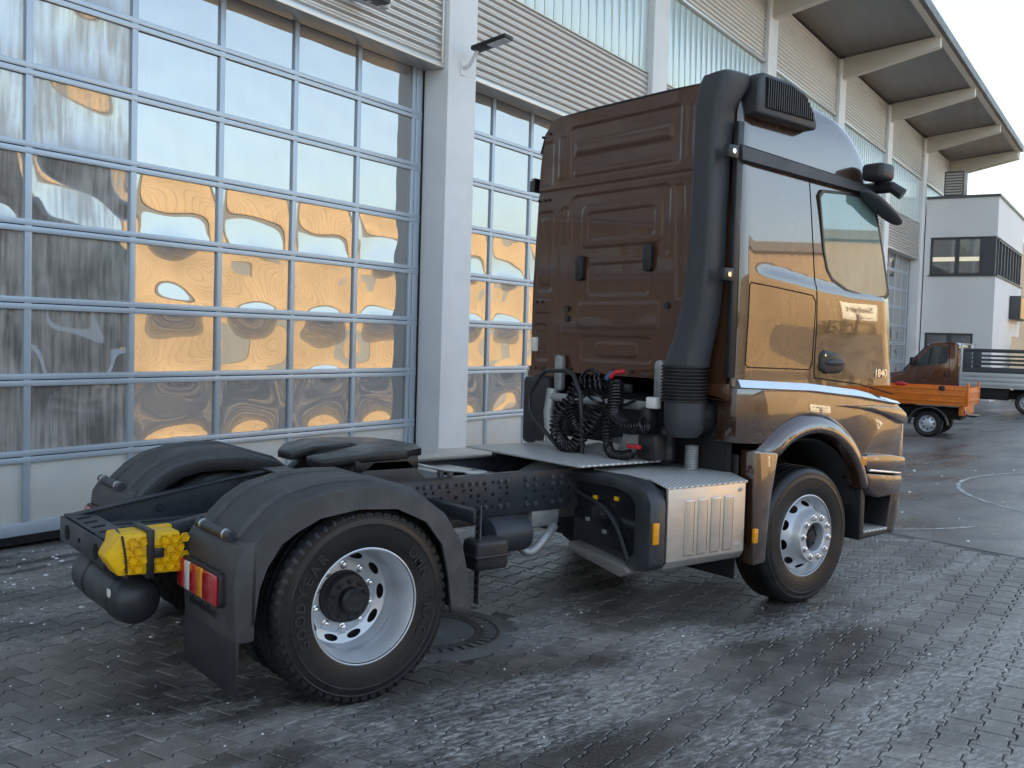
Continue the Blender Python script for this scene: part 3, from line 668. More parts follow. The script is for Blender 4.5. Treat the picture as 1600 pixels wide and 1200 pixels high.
for sg in (-1, 1):
    side_strip('roof_gutter', [(x, interp([(2.86, 3.235), (4.42, 3.125)], x)) for x in gx], [(x, interp([(2.86, 3.135), (4.42, 3.055)], x)) for x in gx], 'duct', -.02, .045, sgn=sg)
    side_strip('gutter_lip', [(x, interp([(2.86, 3.25), (4.42, 3.137)], x)) for x in gx], [(x, interp([(2.86, 3.236), (4.42, 3.124)], x)) for x in gx], 'plastic_black', -.02, .030, sgn=sg)
    cx_ = [2.905+(4.86-2.905)*k/20 for k in range(21)]
    ct = [(2.9, 1.652), (3.69, 1.622), (4.3, 1.57), (4.86, 1.475)]; cb = [(2.9, 1.592), (3.69, 1.565), (4.3, 1.515), (4.86, 1.447)]
    side_strip('chrome_strip', [(x, interp(ct, x)) for x in cx_], [(x, interp(cb, x)) for x in cx_], 'strip', -.01, .036, sgn=sg, dt=.004)
    door = [(3.650, 3.13), (3.675, 2.75), (3.70, 2.40), (3.735, 2.0), (3.75, 1.66)]
    P('door_seam', MB().tube(on_side(seglist(door), sg, -.001), .0055, 6), 'hole_dark')
    P('door_seam', MB().tube(on_side(seglist([(3.75, 1.66), (4.3, 1.615), (4.80, 1.53)]), sg, -.001), .0055, 6), 'hole_dark')
    hp = seglist([(2.985, 2.30), (3.0, 2.32), (3.66, 2.262), (3.70, 2.22), (3.718, 1.76), (3.69, 1.722), (3.0, 1.735), (2.975, 1.76), (2.985, 2.30)], 5)
    P('hatch_seam', MB().tube(on_side(hp, sg, -.001), .005, 6), 'hole_dark')
    wp = [(3.765, 2.98), (3.80, 3.02), (4.10, 3.035), (4.38, 3.035), (4.44, 3.0), (4.56, 2.62), (4.63, 2.34), (4.60, 2.305), (4.40, 2.285), (4.10, 2.33), (3.92, 2.40), (3.86, 2.47), (3.82, 2.60)]
    cxm, czm = 4.15, 2.68
    wf = MB(); inner = wp; outer = [(cxm+(x-cxm)*1.055, czm+(z-czm)*1.065) for x, z in wp]; k = len(wp)
    yy = lambda z: interp([(2.25, 1.160), (3.08, 1.124)], z)
    wf.v = [(x, sg*(yy(z)+.012), z) for x, z in inner]+[(x, sg*(yy(z)+.012), z) for x, z in outer]+[(x, sg*(yy(z)-.02), z) for x, z in outer]
    wf.f = [(i, (i+1) % k, k+(i+1) % k, k+i) for i in range(k)]+[(k+i, k+(i+1) % k, 2*k+(i+1) % k, 2*k+i) for i in range(k)]
    fr_ = P('window_frame', wf, 'plastic_black')
    gl = MB(); gl.v = [(x, sg*(yy(z)+.010), z) for x, z in inner]; gl.f = [tuple(range(k))]; P('window_pane', gl, 'cab_glass', fr_, smooth=False)
    # handle
    hc = P('door_handle', MB().poly([(3.80, 1.72), (3.80, 1.84), (3.84, 1.875), (4.03, 1.845), (4.10, 1.78), (4.105, 1.725), (4.04, 1.695), (3.87, 1.69)], 'y', *sorted((sg*1.13, sg*1.182))), 'plastic_black', bevel=.022, seg=3); P('grip', MB().ell((3.97, sg*1.186, 1.775), .115, .016, .024, 14, 8), 'duct', hc); P('lock', MB().cyl((3.84, sg*1.18, 1.83), (3.84, sg*1.187, 1.83), .010, 10), 'chrome_nut', hc)
    # lower panel with wheel arch
    AC = (3.73, .60); arc = [(AC[0]+.655*math.cos(R(a)), AC[1]+.655*math.sin(R(a))) for a in range(118, 21, -5)]
    pl = [(2.90, 1.60), (2.90, 1.21), (3.16, 1.195)]+arc+[(4.37, .95), (4.62, .93), (4.93, .905), (4.965, 1.38), (4.84, 1.47), (4.3, 1.535), (3.69, 1.585)]
    y0, y1 = sorted((sg*.98, sg*1.158)); P('lower_panel', MB().poly(pl, 'y', y0, y1), 'paint', bevel=.014)
    fin = [(4.05, 1.452), (4.5, 1.445), (4.86, 1.425), (4.955, 1.37), (4.95, 1.285), (4.70, 1.36), (4.4, 1.42)]
    y0, y1 = sorted((sg*1.10, sg*1.192)); P('panel_fin', MB().poly(fin, 'y', y0, y1), 'paint', bevel=.012)
    led = [(4.38, 1.045), (4.42, 1.065), (4.75, 1.05), (4.95, 1.02), (4.95, .905), (4.42, .935)]
    y0, y1 = sorted((sg*1.10, sg*1.20)); P('panel_ledge', MB().poly(led, 'y', y0, y1), 'paint', bevel=.014)
    fs_ = [(.648, -1.10), (.652, -1.200), (.664, -1.222), (.69, -1.230), (.73, -1.220), (.77, -1.195), (.81, -1.150)]
    def flare(a, b, sg=sg):
        t = R(146-128*a); i = b*(len(fs_)-1); q = int(min(i, len(fs_)-2)); f_ = i-q
        r_ = fs_[q][0]*(1-f_)+fs_[q+1][0]*f_; y = fs_[q][1]*(1-f_)+fs_[q+1][1]*f_
        k_ = 1-.10*smooth01((a-.72)/.28); e_ = smooth01(a/.16); y = -1.10+(y+1.10)*(.50+.50*e_)
        return (AC[0]+(.648+(r_-.648)*k_)*math.cos(t), -sg*y if sg > 0 else y, AC[1]+(.648+(r_-.648)*k_)*math.sin(t))
    solid(P('arch_flare', MB().grid(flare, 40, 18), 'paint', ang=60), .01)
    ex_ = [(3.03, 1.165), (3.30, 1.135), (3.225, .75), (3.20, .365), (3.06, .352), (3.045, .8)]
    y0, y1 = sorted((sg*1.09, sg*1.225)); fe = P('arch_extension', MB().poly(ex_, 'y', y0, y1), 'paint', bevel=.02)
    P('side_marker', MB().box(3.035, 3.075, sg*1.235-.012, sg*1.235+.012, .52, .62), 'reflector', fe, bevel=.004)
    y0, y1 = sorted((sg*.62, sg*1.085)); P('front_mudflap', MB().box(3.02, 3.04, y0, y1, .24, 1.12), 'plastic_black', bevel=.005)
    P('turn_signal', MB().box(4.30, 4.375, sg*1.20-.03, sg*1.20+.03, .985, 1.06), 'lens_orange', bevel=.014)
    # steps
    y0, y1 = sorted((sg*1.0, sg*1.21)); st = [(4.40, .925), (4.905, .875), (4.90, .735), (4.58, .715), (4.44, .80)]
    P('step_panel', MB().poly(st, 'y', y0, y1), 'paint', bevel=.022)
    y0, y1 = sorted((sg*1.03, sg*1.205)); P('step_trim', MB().poly([(4.44, .933), (4.89, .888), (4.88, .905), (4.46, .952)], 'y', y0, y1), 'strip', bevel=.006)
    y0, y1 = sorted((sg*.80, sg*1.16)); sb_ = P('step_box', MB().poly([(4.41, .80), (4.47, .78), (4.47, .44), (4.78, .44), (4.82, .70), (4.84, .70), (4.81, .41), (4.41, .39)], 'y', y0, y1), 'plastic_black', bevel=.008)
    P('step_back', MB().box(4.44, 4.82, sg*.86-.02, sg*.86+.02, .42, .78), 'plastic_grey', sb_)
    P('step_tread', MB().box(4.47, 4.79, min(sg*.9, sg*1.165), max(sg*.9, sg*1.165), .441, .462), 'tread_plate', sb_, bevel=.006)
    y0, y1 = sorted((sg*.3, sg*1.155)); P('bumper_corner', MB().poly([(4.83, 1.36), (4.985, 1.38), (5.0, .9), (4.97, .55), (4.90, .38), (4.80, .42), (4.84, .72), (4.90, .9)], 'y', y0, y1), 'paint', bevel=.03)
    # wheel house
    y0, y1 = sg*.55, sg*1.12
    ho = MB()
    for a in range(-5, 186, 5): t = R(a); ho.v += [(AC[0]+.70*math.cos(t), y0, AC[1]-.05+.66*math.sin(t)), (AC[0]+.70*math.cos(t), y1, AC[1]-.05+.66*math.sin(t))]
    ho.f = [(2*i, 2*i+1, 2*i+3, 2*i+2) for i in range(len(ho.v)//2-1)]; solid(P('wheel_house', ho, 'liner'), .01)
# mirror and its camera
mrr = P('mirror_arm', MB().tube([(4.42, -1.10, 3.12), (4.44, -1.28, 3.12), (4.47, -1.36, 3.06)], .045, 10), 'plastic_black')
def mirror(a, b):
    p0, p1 = Vector((4.20, -1.20, 3.075)), Vector((4.66, -1.22, 2.865)); t = (1-math.cos(math.pi*b))/2; c = p0.lerp(p1, t); r_ = (math.sin(math.pi*b)**.6)
    n1 = Vector((.40, 0, .90)); n2 = Vector((.2, -1, 0)).normalized(); return c+n1*(.042*r_*math.cos(2*math.pi*a))+n2*(.07*r_*math.sin(2*math.pi*a))
P('mirror_housing', MB().grid(mirror, 20, 16, True), 'duct', mrr)
P('wing_camera', MB().box(4.24, 4.43, -1.32, -1.14, 3.155, 3.285), 'plastic_black', bevel=.035, seg=3)
wd_ = MB(); wd_.grid(lambda a, b: (interp(XF, 2.2+.9*b)+.062*(1-((a-.5)*1.9)**2)+.004, (a-.5)*1.7, 2.2+.9*b), 16, 8); P('windscreen', wd_, 'glass_dark')
bt = text_mesh('1840', .085, .004, 1.0, 0, .002); link('model_number', bt, 'chrome_nut', T, loc=(4.60, -side_y(4.60, 1.70)-.004, 1.695), rot=(R(90), 0, 0))
# roof air intake, duct, bellows
ik = P('air_intake', MB().poly([(2.95, 3.46), (2.955, 3.70), (3.0, 3.745), (3.30, 3.725), (3.47, 3.675), (3.56, 3.58), (3.62, 3.47), (3.60, 3.435)], 'y', -1.195, -.98), 'duct', bevel=.03, seg=3)
P('grille', MB().poly([(3.03, 3.505), (3.02, 3.712), (3.28, 3.702), (3.46, 3.652), (3.575, 3.495)], 'y', -1.200, -1.190), 'hole_dark', ik)
for k in range(22):
    x = 3.036+k*.0238; zt = interp([(3.02, 3.708), (3.28, 3.698), (3.46, 3.648), (3.575, 3.50)], x); zb = interp([(3.03, 3.508), (3.575, 3.498)], x)
    if zt-zb > .02: P('slat', MB().box(x, x+.008, -1.212, -1.199, zb, zt), 'plastic_black', ik)
DS = [(3.735, 2.74, 2.98, -.98, -1.10), (3.71, 2.69, 2.98, -.90, -1.14), (3.64, 2.67, 2.96, -.875, -1.14), (3.5, 2.665, 2.885, -.865, -1.085), (3.2, 2.665, 2.872, -.86, -1.065), (2.85, 2.665, 2.872, -.86, -1.06), (2.5, 2.665, 2.872, -.855, -1.06), (2.3, 2.66, 2.872, -.835, -1.05), (2.1, 2.655, 2.87, -.80, -1.035), (1.92, 2.64, 2.865, -.735, -1.02), (1.80, 2.62, 2.86, -.695, -1.00), (1.73, 2.61, 2.86, -.68, -.995)]
mb = MB()
for z, xa, xb, ya, yb in DS:
    cx_, cy_, hx, hy = (xa+xb)/2, (ya+yb)/2, (xb-xa)/2, abs(yb-ya)/2; e = .42 if z > 1.95 else .7
    for k in range(32):
        t = 2*math.pi*k/32; c_, s_ = math.cos(t), math.sin(t)
        mb.v.append((cx_+hx*math.copysign(abs(c_)**e, c_), cy_+hy*math.copysign(abs(s_)**e, s_), z))
mb.f = [(i*32+j, i*32+(j+1) % 32, (i+1)*32+(j+1) % 32, (i+1)*32+j) for i in range(len(DS)-1) for j in range(32)]+[tuple(range(32))]
P('air_duct', mb, 'duct', ang=50)
bp_ = []
for k in range(11): bp_ += [(.148, 1.735-k*.0235), (.167, 1.735-k*.0235-.007), (.167, 1.735-k*.0235-.014), (.147, 1.735-k*.0235-.020)]
P('bellows', MB().lathe(bp_, (2.72, -.835, 0), 'z', 36), 'plastic_black')
P('duct_elbow', MB().lathe([(.142, 1.48), (.144, 1.36), (.135, 1.28), (.10, 1.235), (0, 1.225)], (2.72, -.845, 0), 'z', 28), 'duct')
P('duct_pipe', MB().tube([(2.74, -.84, 1.37), (3.0, -.84, 1.37), (3.3, -.7, 1.36)], .13, 18), 'plastic_black')
P('exhaust_flex', MB().lathe([(.045+.006*(k % 2), .90+k*.009) for k in range(30)], (2.86, -.80, 0), 'z', 18), 'cast')
# ---------------------------------------------------------------- chassis
def rail(sg):
    yo, yi = sg*.43, sg*.36
    top = [(-1.05, .80), (-.55, .885), (-.1, .96), (.15, .99), (3.1, 1.005)]; bot = [(-1.05, .672), (-.4, .70), (.15, .715), (3.1, .73)]
    pr = top+list(reversed(bot)); mb = MB()
    mb.poly(pr, 'y', *sorted((yo, yo-sg*.010)))
    mb.poly(top+[(x, z-.010) for x, z in reversed(top)], 'y', *sorted((yo-sg*.0105, yi)))
    mb.poly([(x, z+.010) for x, z in bot]+list(reversed(bot)), 'y', *sorted((yo-sg*.0105, yi)))
    r_ = P('frame_rail', mb, 'frame_steel', bevel=.003)
    hb, hh = MB(), MB()
    def hole(x, z, rr=.011): hh.cyl((x, yo, z), (x, yo+sg*.0025, z), rr, 10)
    def boltf(x, z): hb.cyl((x, yo, z), (x, yo+sg*.012, z), .017, 6); hb.cyl((x, yo, z), (x, yo+sg*.02, z), .010, 6)
    for k in range(13):
        x = .80+k*.058
        for q, z in enumerate((.945, .905, .865, .825, .785)):
            if q in (0, 4) and k % 5: boltf(x, z)
            elif (k*7+q*3) % 5 < 3: hole(x, z, .010 if q != 2 else .013)
    for k in range(6):
        x = 1.66+k*.075
        for q, z in enumerate((.95, .905, .865, .82, .78)):
            if (q in (0, 1, 4)) and k % 3 < 2: boltf(x, z)
            elif (k+q) % 2: hole(x, z)
    for k in range(9):
        x = -.85+k*.075; zt = interp(top, x); hole(x, zt-.055, .013); 
        if k % 2: hole(x, zt-.11, .013)
    P('bolts', hb, 'bolt', r_, kind='stuff'); P('bolt_holes', hh, 'hole_dark', r_, kind='stuff')
rail(-1); rail(1)
cm = P('end_crossmember', MB().box(-1.07, -1.052, -.43, .43, .66, .795).box(-1.052, -.90, -.43, .43, .797, .806), 'frame_steel', bevel=.004)
hm = MB()
for y in (.27, .02, -.30): hm.cyl((-1.0735, y, .725), (-1.069, y, .725), .042 if y != .02 else .012, 18)
for y in (-.33, -.2, -.05, .1, .24): hm.poly([(-1.03, y-.035), (-1.03, y-.005), (-.95, y+.035), (-.95, y+.005)], 'z', .804, .809)
P('cut_outs', hm, 'hole_dark', cm, kind='stuff')
fl_ = MB().box(-.90, -.02, -.355, .355, .735, .745)
P('tail_floor', fl_, 'frame_steel')
for k in range(5): P('floor_rib', MB().box(-.88, -.05, -.28+k*.14-.035, -.28+k*.14+.035, .745, .765), 'frame_steel', bevel=.008)
for x in (.05, .95, 1.6, 2.5): P('crossmember', MB().box(x-.06, x+.06, -.358, .358, .76, .95), 'frame_steel', bevel=.01)
P('inner_plate', MB().box(1.05, 1.55, .05, .35, .955, .962), 'alu')
# fifth wheel
pl = [(.20, .10), (.20, .30), (.28, .40), (.45, .47), (.70, .46), (.88, .34), (.96, .15), (.96, -.15), (.88, -.34), (.70, -.46), (.45, -.47), (.28, -.40), (.20, -.30), (.20, -.10), (.34, -.075), (.58, -.05), (.60, 0), (.58, .05), (.34, .075)]
mb = MB().poly(pl, 'z', 1.135, 1.185); mb.v = [(x, y, z-max(0, .36-x)*.32) for x, y, z in mb.v]
fw_ = P('fifth_wheel', mb, 'grease', bevel=.010)
for sg in (-1, 1):
    P('pedestal', MB().poly([(.32, 1.00), (.86, 1.00), (.72, 1.13), (.48, 1.13)], 'y', *sorted((sg*.34, sg*.44))), 'frame_steel', fw_, bevel=.01)
    P('plate_skirt', MB().box(.36, .80, *sorted((sg*.40, sg*.44)), 1.06, 1.15), 'grease', fw_, bevel=.015)
P('base_plate', MB().box(.15, 1.05, -.44, .44, .992, 1.004), 'frame_steel', fw_)
P('release_handle', MB().tube([(.75, -.3, 1.10), (.95, -.52, 1.06), (1.12, -.60, 1.045)], .010, 8).tube([(1.12+.075*math.cos(t*.5236), -.60+.035*math.sin(t*.5236), 1.045) for t in range(12)], .008, 6, True), 'cast', fw_)
for k, (x, y) in enumerate(((.10, -.40), (.16, -.33), (.22, -.38), (1.0, -.38), (1.06, -.40))): P('mount_bolt', MB().cyl((x, y, 1.0), (x, y, 1.04), .022, 8), 'bolt')
# catwalk
P('catwalk', MB().box(1.92, 2.70, -.66, .66, 1.035, 1.05), 'tread_plate', bevel=.003)
P('catwalk_upstand', MB().poly([(2.60, 1.05), (2.70, 1.05), (2.72, 1.12), (2.705, 1.12), (2.69, 1.06), (2.60, 1.06)], 'y', -.35, .66), 'alu')
for y in (-.35, .4): P('catwalk_bracket', MB().box(2.0, 2.6, y-.03, y+.03, 1.0, 1.034), 'frame_steel')
# under-cab mass: engine tunnel, gearbox, shafts
P('engine_block', MB().box(2.98, 4.7, -.52, .52, .62, 1.58), 'liner', bevel=.04)
P('rear_bulkhead', MB().box(2.93, 2.98, -1.06, 1.10, 1.0, 1.60), 'liner')
P('gearbox', MB().tube([(1.75, 0, .74), (2.1, 0, .78), (2.5, 0, .82), (3.0, 0, .85)], [.12, .2, .26, .30], 20), 'cast')
P('gearbox_housing', MB().box(1.72, 1.98, -.42, -.18, .60, .80), 'cast', bevel=.04)
P('prop_shaft', MB().cyl((.1, 0, .55), (1.8, 0, .74), .06, 14), 'frame_steel')
P('drive_axle', MB().cyl((0, -.9, .49), (0, .9, .49), .11, 16).ell((0, .05, .5), .26, .24, .25), 'hub')
P('front_axle', MB().cyl((3.7, -.9, .46), (3.7, .9, .46), .07, 12), 'hub')
P('radiator_side', MB().box(2.76, 2.92, .72, 1.06, 1.0, 1.58), 'plastic_black', bevel=.05)
P('left_tank', MB().box(.95, 2.75, .55, 1.18, .42, .98), 'alu', bevel=.10, seg=4)
# cab mounts and cross tube behind the cab
for y, z0 in ((.64, 1.46), (-.50, 1.46)):
    P('cab_mount', MB().poly(rrect(y-.045, y+.045, z0, 1.76, .04), 'x', 2.80, 2.85), 'cast', bevel=.012)
    P('mount_strut', MB().tube([(2.76, y, 1.48), (2.72, y, 1.30), (2.72, y*.9, 1.02)], [.05, .045, .06], 12), 'cast')
P('mount_tube', MB().cyl((2.74, -.50, 1.42), (2.74, .64, 1.42), .035, 14), 'cast')
for y in (.5, -.62): P('air_spring', MB().lathe([(.05, 1.02), (.075, 1.05), (.08, 1.12), (.07, 1.15), (.08, 1.18), (.075, 1.26), (.05, 1.29)], (2.78, y, 0), 'z', 18), 'plastic_black')
P('valve_block', MB().box(2.55, 2.68, -.74, -.56, 1.06, 1.24).box(2.6, 2.7, -.62, -.52, 1.24, 1.42), 'plastic_black', bevel=.02)
P('grey_bracket', MB().poly([(-.45, 1.05), (-.30, 1.08), (-.38, 1.25), (-.55, 1.30), (-.60, 1.22)], 'x', 2.60, 2.64), 'cast', bevel=.01)
P('clip_red', MB().box(2.46, 2.50, -.66, -.54, 1.135, 1.165), 'red_plastic', bevel=.008)
P('white_module', MB().box(2.58, 2.64, -.70, -.60, 1.42, 1.50), 'sign_white', bevel=.01)
gr = [(2.40, .12, 1.07), (2.40, .44, 1.27), (2.40, .495, 1.34), (2.40, .50, 1.45), (2.40, .36, 1.61), (2.40, .30, 1.645), (2.40, .06, 1.655), (2.40, -.02, 1.63), (2.40, -.10, 1.50), (2.41, -.12, 1.30), (2.42, -.12, 1.05)]
P('grab_rail', MB().tube(gr, .017, 10), 'plastic_black')
# coiled air and electric lines
def spline(pts, n):
    pts = [Vector(p) for p in pts]; out = []
    for i in range(n+1):
        t = i/n*(len(pts)-1); k = min(int(t), len(pts)-2); f = t-k
        p0, p1, p2, p3 = pts[max(k-1, 0)], pts[k], pts[k+1], pts[min(k+2, len(pts)-1)]
        out.append(.5*((2*p1)+(p2-p0)*f+(2*p0-5*p1+4*p2-p3)*f*f+(3*p1-p0-3*p2+p3)*f**3))
    return out
def coil(name, path, Rr, turns, r_, mt='hose'):
    n = turns*12; sp = spline(path, n); pts = []
    for i, p in enumerate(sp):
        t = (sp[min(i+1, n)]-sp[max(i-1, 0)]).normalized(); a = Vector((1, .1, .05)); n1 = (a-t*a.dot(t)).normalized(); n2 = t.cross(n1)
        an = 2*math.pi*i/12; pts.append(p+n1*Rr*math.cos(an)+n2*Rr*math.sin(an))
    P(name, MB().tube(pts, r_, 6), mt)
coil('coiled_hose', [(2.52, -.24, 1.56), (2.48, -.05, 1.52), (2.42, .12, 1.36), (2.40, .16, 1.24), (2.40, .10, 1.13), (2.40, 0, 1.085), (2.42, -.08, 1.14), (2.45, -.12, 1.30), (2.50, -.22, 1.50)], .050, 36, .0085)
coil('coiled_hose', [(2.55, -.33, 1.58), (2.50, -.38, 1.46), (2.46, -.42, 1.34), (2.46, -.55, 1.29), (2.48, -.70, 1.31)], .052, 26, .0085)
coil('coiled_cable', [(2.52, -.34, 1.52), (2.46, -.36, 1.34), (2.44, -.37, 1.18), (2.43, -.42, 1.09), (2.44, -.52, 1.075), (2.46, -.60, 1.10)], .032, 30, .007)
coil('coiled_hose', [(2.54, -.20, 1.60), (2.50, .02, 1.56), (2.46, .06, 1.40), (2.44, -.02, 1.26), (2.44, -.14, 1.22), (2.48, -.24, 1.36)], .046, 28, .008)
P('hose_coupling', MB().tube([(2.56, -.26, 1.66), (2.52, -.25, 1.60)], .02, 8), 'blue_plastic'); P('hose_coupling', MB().tube([(2.58, -.38, 1.67), (2.54, -.32, 1.66), (2.52, -.29, 1.62)], .018, 8), 'red_plastic')
P('hose_support', MB().box(2.56, 2.60, -.45, -.12, 1.52, 1.58), 'plastic_black', bevel=.01)
P('cable_loop', MB().tube(spline([(2.70, -.1, 1.60), (2.62, .05, 1.66), (2.58, .1, 1.58), (2.60, 0, 1.45), (2.66, -.2, 1.40), (2.68, -.4, 1.46)], 30), .012, 8), 'hose')
# ---------------------------------------------------------------- battery box
bb = P('battery_box', MB().box(2.19, 2.98, -1.165, -.50, .44, .94), 'liner', bevel=.02)
cv = [(-1.205, .955), (-1.205, .47), (-1.175, .42), (-1.10, .405), (-1.10, .43), (-1.16, .445), (-1.178, .48), (-1.178, .955)]
P('ribbed_cover', MB().poly(cv, 'x', 2.215, 2.975), 'alu', bb, bevel=.006)
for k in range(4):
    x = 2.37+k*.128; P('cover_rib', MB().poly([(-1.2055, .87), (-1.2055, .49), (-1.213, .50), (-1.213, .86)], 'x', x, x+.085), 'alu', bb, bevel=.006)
    P('rib_shade_strip', MB().box(x+.0855, x+.093, -1.2075, -1.200, .51, .85), 'hole_dark', bb)  # thin black strip beside each cover rib, imitating the shadow line there
for z in (.90, .52): P('cover_screw', MB().cyl((2.92, -1.205, z), (2.92, -1.212, z), .014, 10), 'chrome_nut', bb)
tp = [(-.50, 1.0), (-1.05, 1.0), (-1.215, .958), (-1.215, .945), (-1.05, .985), (-.50, .985)]
P('tread_top', MB().poly(tp, 'x', 2.20, 2.985), 'tread_plate', bb, bevel=.003)
pb = [(-.36, .985), (-.85, 1.0), (-1.06, .985), (-1.16, .93), (-1.20, .86), (-1.205, .46), (-1.15, .415), (-.99, .40), (-.97, .44), (-1.05, .52), (-1.055, .83), (-1.0, .89), (-.85, .92), (-.36, .91)]
P('rear_surround', MB().poly(pb, 'x', 2.06, 2.205), 'frame_steel', bb, bevel=.016)
P('rear_cover', MB().box(2.12, 2.135, -1.06, -.40, .44, .93), 'dark_gloss', bb)
P('cover_pipe', MB().tube(spline([(2.10, -.37, .90), (2.09, -.46, .84), (2.09, -.70, .78), (2.09, -.86, .66), (2.09, -.97, .48), (2.10, -1.0, .44)], 20), .014, 8), 'frame_steel', bb)
P('side_marker', MB().box(2.075, 2.125, -1.222, -1.204, .60, .74), 'reflector', bb, bevel=.005)
P('box_step', MB().poly([(-.46, .50), (-.46, .44), (-.98, .355), (-1.06, .40), (-1.0, .43)], 'x', 2.02, 2.14), 'alu', bb, bevel=.008)
for y, z, c in ((-.55, .66, 'cast'), (-.70, .72, 'plastic_grey'), (-.62, .82, 'yellow'), (-.83, .84, 'yellow'), (-.72, .60, 'cast')): P('valve', MB().box(2.105, 2.119, y-.02, y+.02, z-.014, z+.014), c, bb, bevel=.004)
# chassis side: marker box with perforated strip, tanks, exhaust pipe
P('holder_box', MB().box(.84, 1.08, -1.02, -.86, .53, .71), 'plastic_black', bevel=.03, seg=3); P('holder_rim', MB().box(.83, 1.09, -1.03, -.85, .605, .625), 'plastic_black', bevel=.008)
ps = P('perforated_strip', MB().box(.885, .893, -.985, -.935, .33, .91), 'bolt')
ph = MB()
for k in range(12): ph.box(.8825, .8845, -.968, -.952, .36+k*.045, .385+k*.045)
P('slots', ph, 'hole_dark', ps, kind='stuff')
P('strip_bracket', MB().box(.86, .92, -.95, -.43, .80, .88), 'frame_steel', bevel=.01)
P('air_tank', MB().lathe([(0, 0), (.06, .01), (.11, .04), (.115, .06), (.115, .30), (.11, .33), (.06, .36), (0, .37)], (1.16, -.62, .64), 'x', 28), 'frame_steel')
P('exhaust_pipe', MB().tube(spline([(1.50, -.45, .62), (1.56, -.55, .50), (1.62, -.58, .50), (1.72, -.58, .58), (1.85, -.5, .62)], 24), .03, 12), 'cast')
# ---------------------------------------------------------------- rear fenders, lights, flaps
FO = [(.664, .36), (.640, .56), (.590, .768), (.477, .936), (.312, 1.055), (.078, 1.125), (-.10, 1.13), (-.25, 1.118), (-.40, 1.08), (-.50, 1.02), (-.58, .945), (-.63, .885)]
FI = [(.514, .40), (.487, .60), (.441, .782), (.336, .912), (.158, .995), (-.066, 1.01), (-.278, .982), (-.40, .925), (-.477, .876), (-.55, .77), (-.587, .674), (-.614, .50)]
YP = [(.550, -.11), (.552, -.03), (.565, -.006), (.60, .004), (.69, .008), (.70, .026), (.735, .026), (.745, .010), (.95, .014), (1.06, .010), (1.07, .028), (1.105, .028), (1.115, .008), (1.215, .004), (1.235, -.004), (1.250, -.018)]
def fender(sg):
    ws, dz_ = (1, 0) if sg < 0 else (.93, -.03)
    def fn(a, b):
        i = a*(len(FO)-1); q = min(int(i), len(FO)-2); f = i-q
        ox, oz = [FO[q][k]*(1-f)+FO[q+1][k]*f for k in (0, 1)]; ix, iz = [FI[q][k]*(1-f)+FI[q+1][k]*f for k in (0, 1)]
        j = b*(len(YP)+1)
        if j <= len(YP)-1:
            y, l = YP[int(round(j))]; d = Vector((ox-.03, oz-.49)).normalized(); return (ox+d.x*l, sg*y*ws, oz+d.y*l+dz_)
        return (ix, sg*ws*(1.258 if j < len(YP)+.5 else 1.235), iz+dz_)
    fd = solid(sub(P('rear_fender', MB().grid(fn, 44, len(YP)+1), 'plastic_grey', ang=24), 0), .008)
    y0, y1 = sorted((sg*.57*ws, sg*1.252*ws))
    rp = P('fender_tail', MB().poly([(-.60, .90), (-.66, .88), (-.70, .82), (-.715, .70), (-.70, .42), (-.605, .42), (-.60, .66)], 'y', y0, y1), 'plastic_grey', bevel=.014)
    P('strap_tube', MB().cyl((-.66, sg*.66, .90), (-.66, sg*1.10, .90), .026, 14), 'frame_steel', rp)
    for y in (.72, 1.02): P('tube_clip', MB().cyl((-.66, sg*y, .90), (-.66, sg*(y+.02), .90), .030, 14), 'chrome_nut', rp)
    y0, y1 = sorted((sg*.565, sg*1.25)); P('mudflap', MB().box(-.697, -.683, y0, y1, .165, .43), 'plastic_black', bevel=.004)
    lt = P('tail_light', MB().poly(rrect(*sorted((sg*.61, sg*1.145)), .570, .740, .035), 'x', -.742, -.700), 'plastic_black', bevel=.008)
    for a_, b_, c in ((.62, .712, 'lens_red'), (.714, .785, 'lens_white'), (.787, .872, 'lens_red'), (.874, .960, 'lens_orange'), (.962, 1.135, 'lens_red')):
        P('lens', MB().box(-.758, -.740, *sorted((sg*a_, sg*b_)), .582, .728), c, lt, bevel=.009, seg=3)
    P('light_bracket', MB().box(-.72, -.66, *sorted((sg*.44, sg*.58)), .62, .80), 'plastic_black', bevel=.015)
    P('fender_stay', MB().cyl((-.5, sg*.40, .80), (-.58, sg*.75, .83), .022, 10), 'frame_steel'); P('fender_stay', MB().cyl((.45, sg*.40, .80), (.50, sg*.85, .80), .022, 10), 'frame_steel')
fender(-1); fender(1)
tx = text_mesh('Mercedes-Benz', .055, .002); link('flap_lettering', tx, 'plastic_black', T, loc=(-.7145, -.86, .52), rot=(R(90), 0, R(-90)))
# wheel chocks, rear air tank
ck = P('wheel_chock', MB().poly([(-1.10, .80), (-1.12, .76), (-1.06, .665), (-.74, .655), (-.72, .70), (-.76, .865), (-1.05, .87)], 'y', -.655, -.50), 'yellow', bevel=.010)
ck2 = P('wheel_chock', MB().poly([(-1.06, .86), (-1.08, .70), (-1.02, .665), (-.76, .665), (-.74, .87)], 'y', -.495, -.435), 'yellow', bevel=.010)
for r_ in range(4):
    for k in range(6):
        x, z = -1.02+k*.052+(.026 if r_ % 2 else 0), .695+r_*.045
        if -.93 < x < -.88: continue
        P('honeycomb_cell', MB().lathe([(.017, -.658), (.023, -.668), (.026, -.656)], (x, 0, z), 'y', 6), 'yellow', ck)
        P('cell_floor', MB().cyl((x, -.6565, z), (x, -.6575, z), .016, 6), 'yellow', ck)
P('chock_clamp', MB().box(-.925, -.89, -.675, -.42, .64, .885).box(-.89, -.84, -.672, -.66, .74, .79), 'plastic_black', bevel=.005)
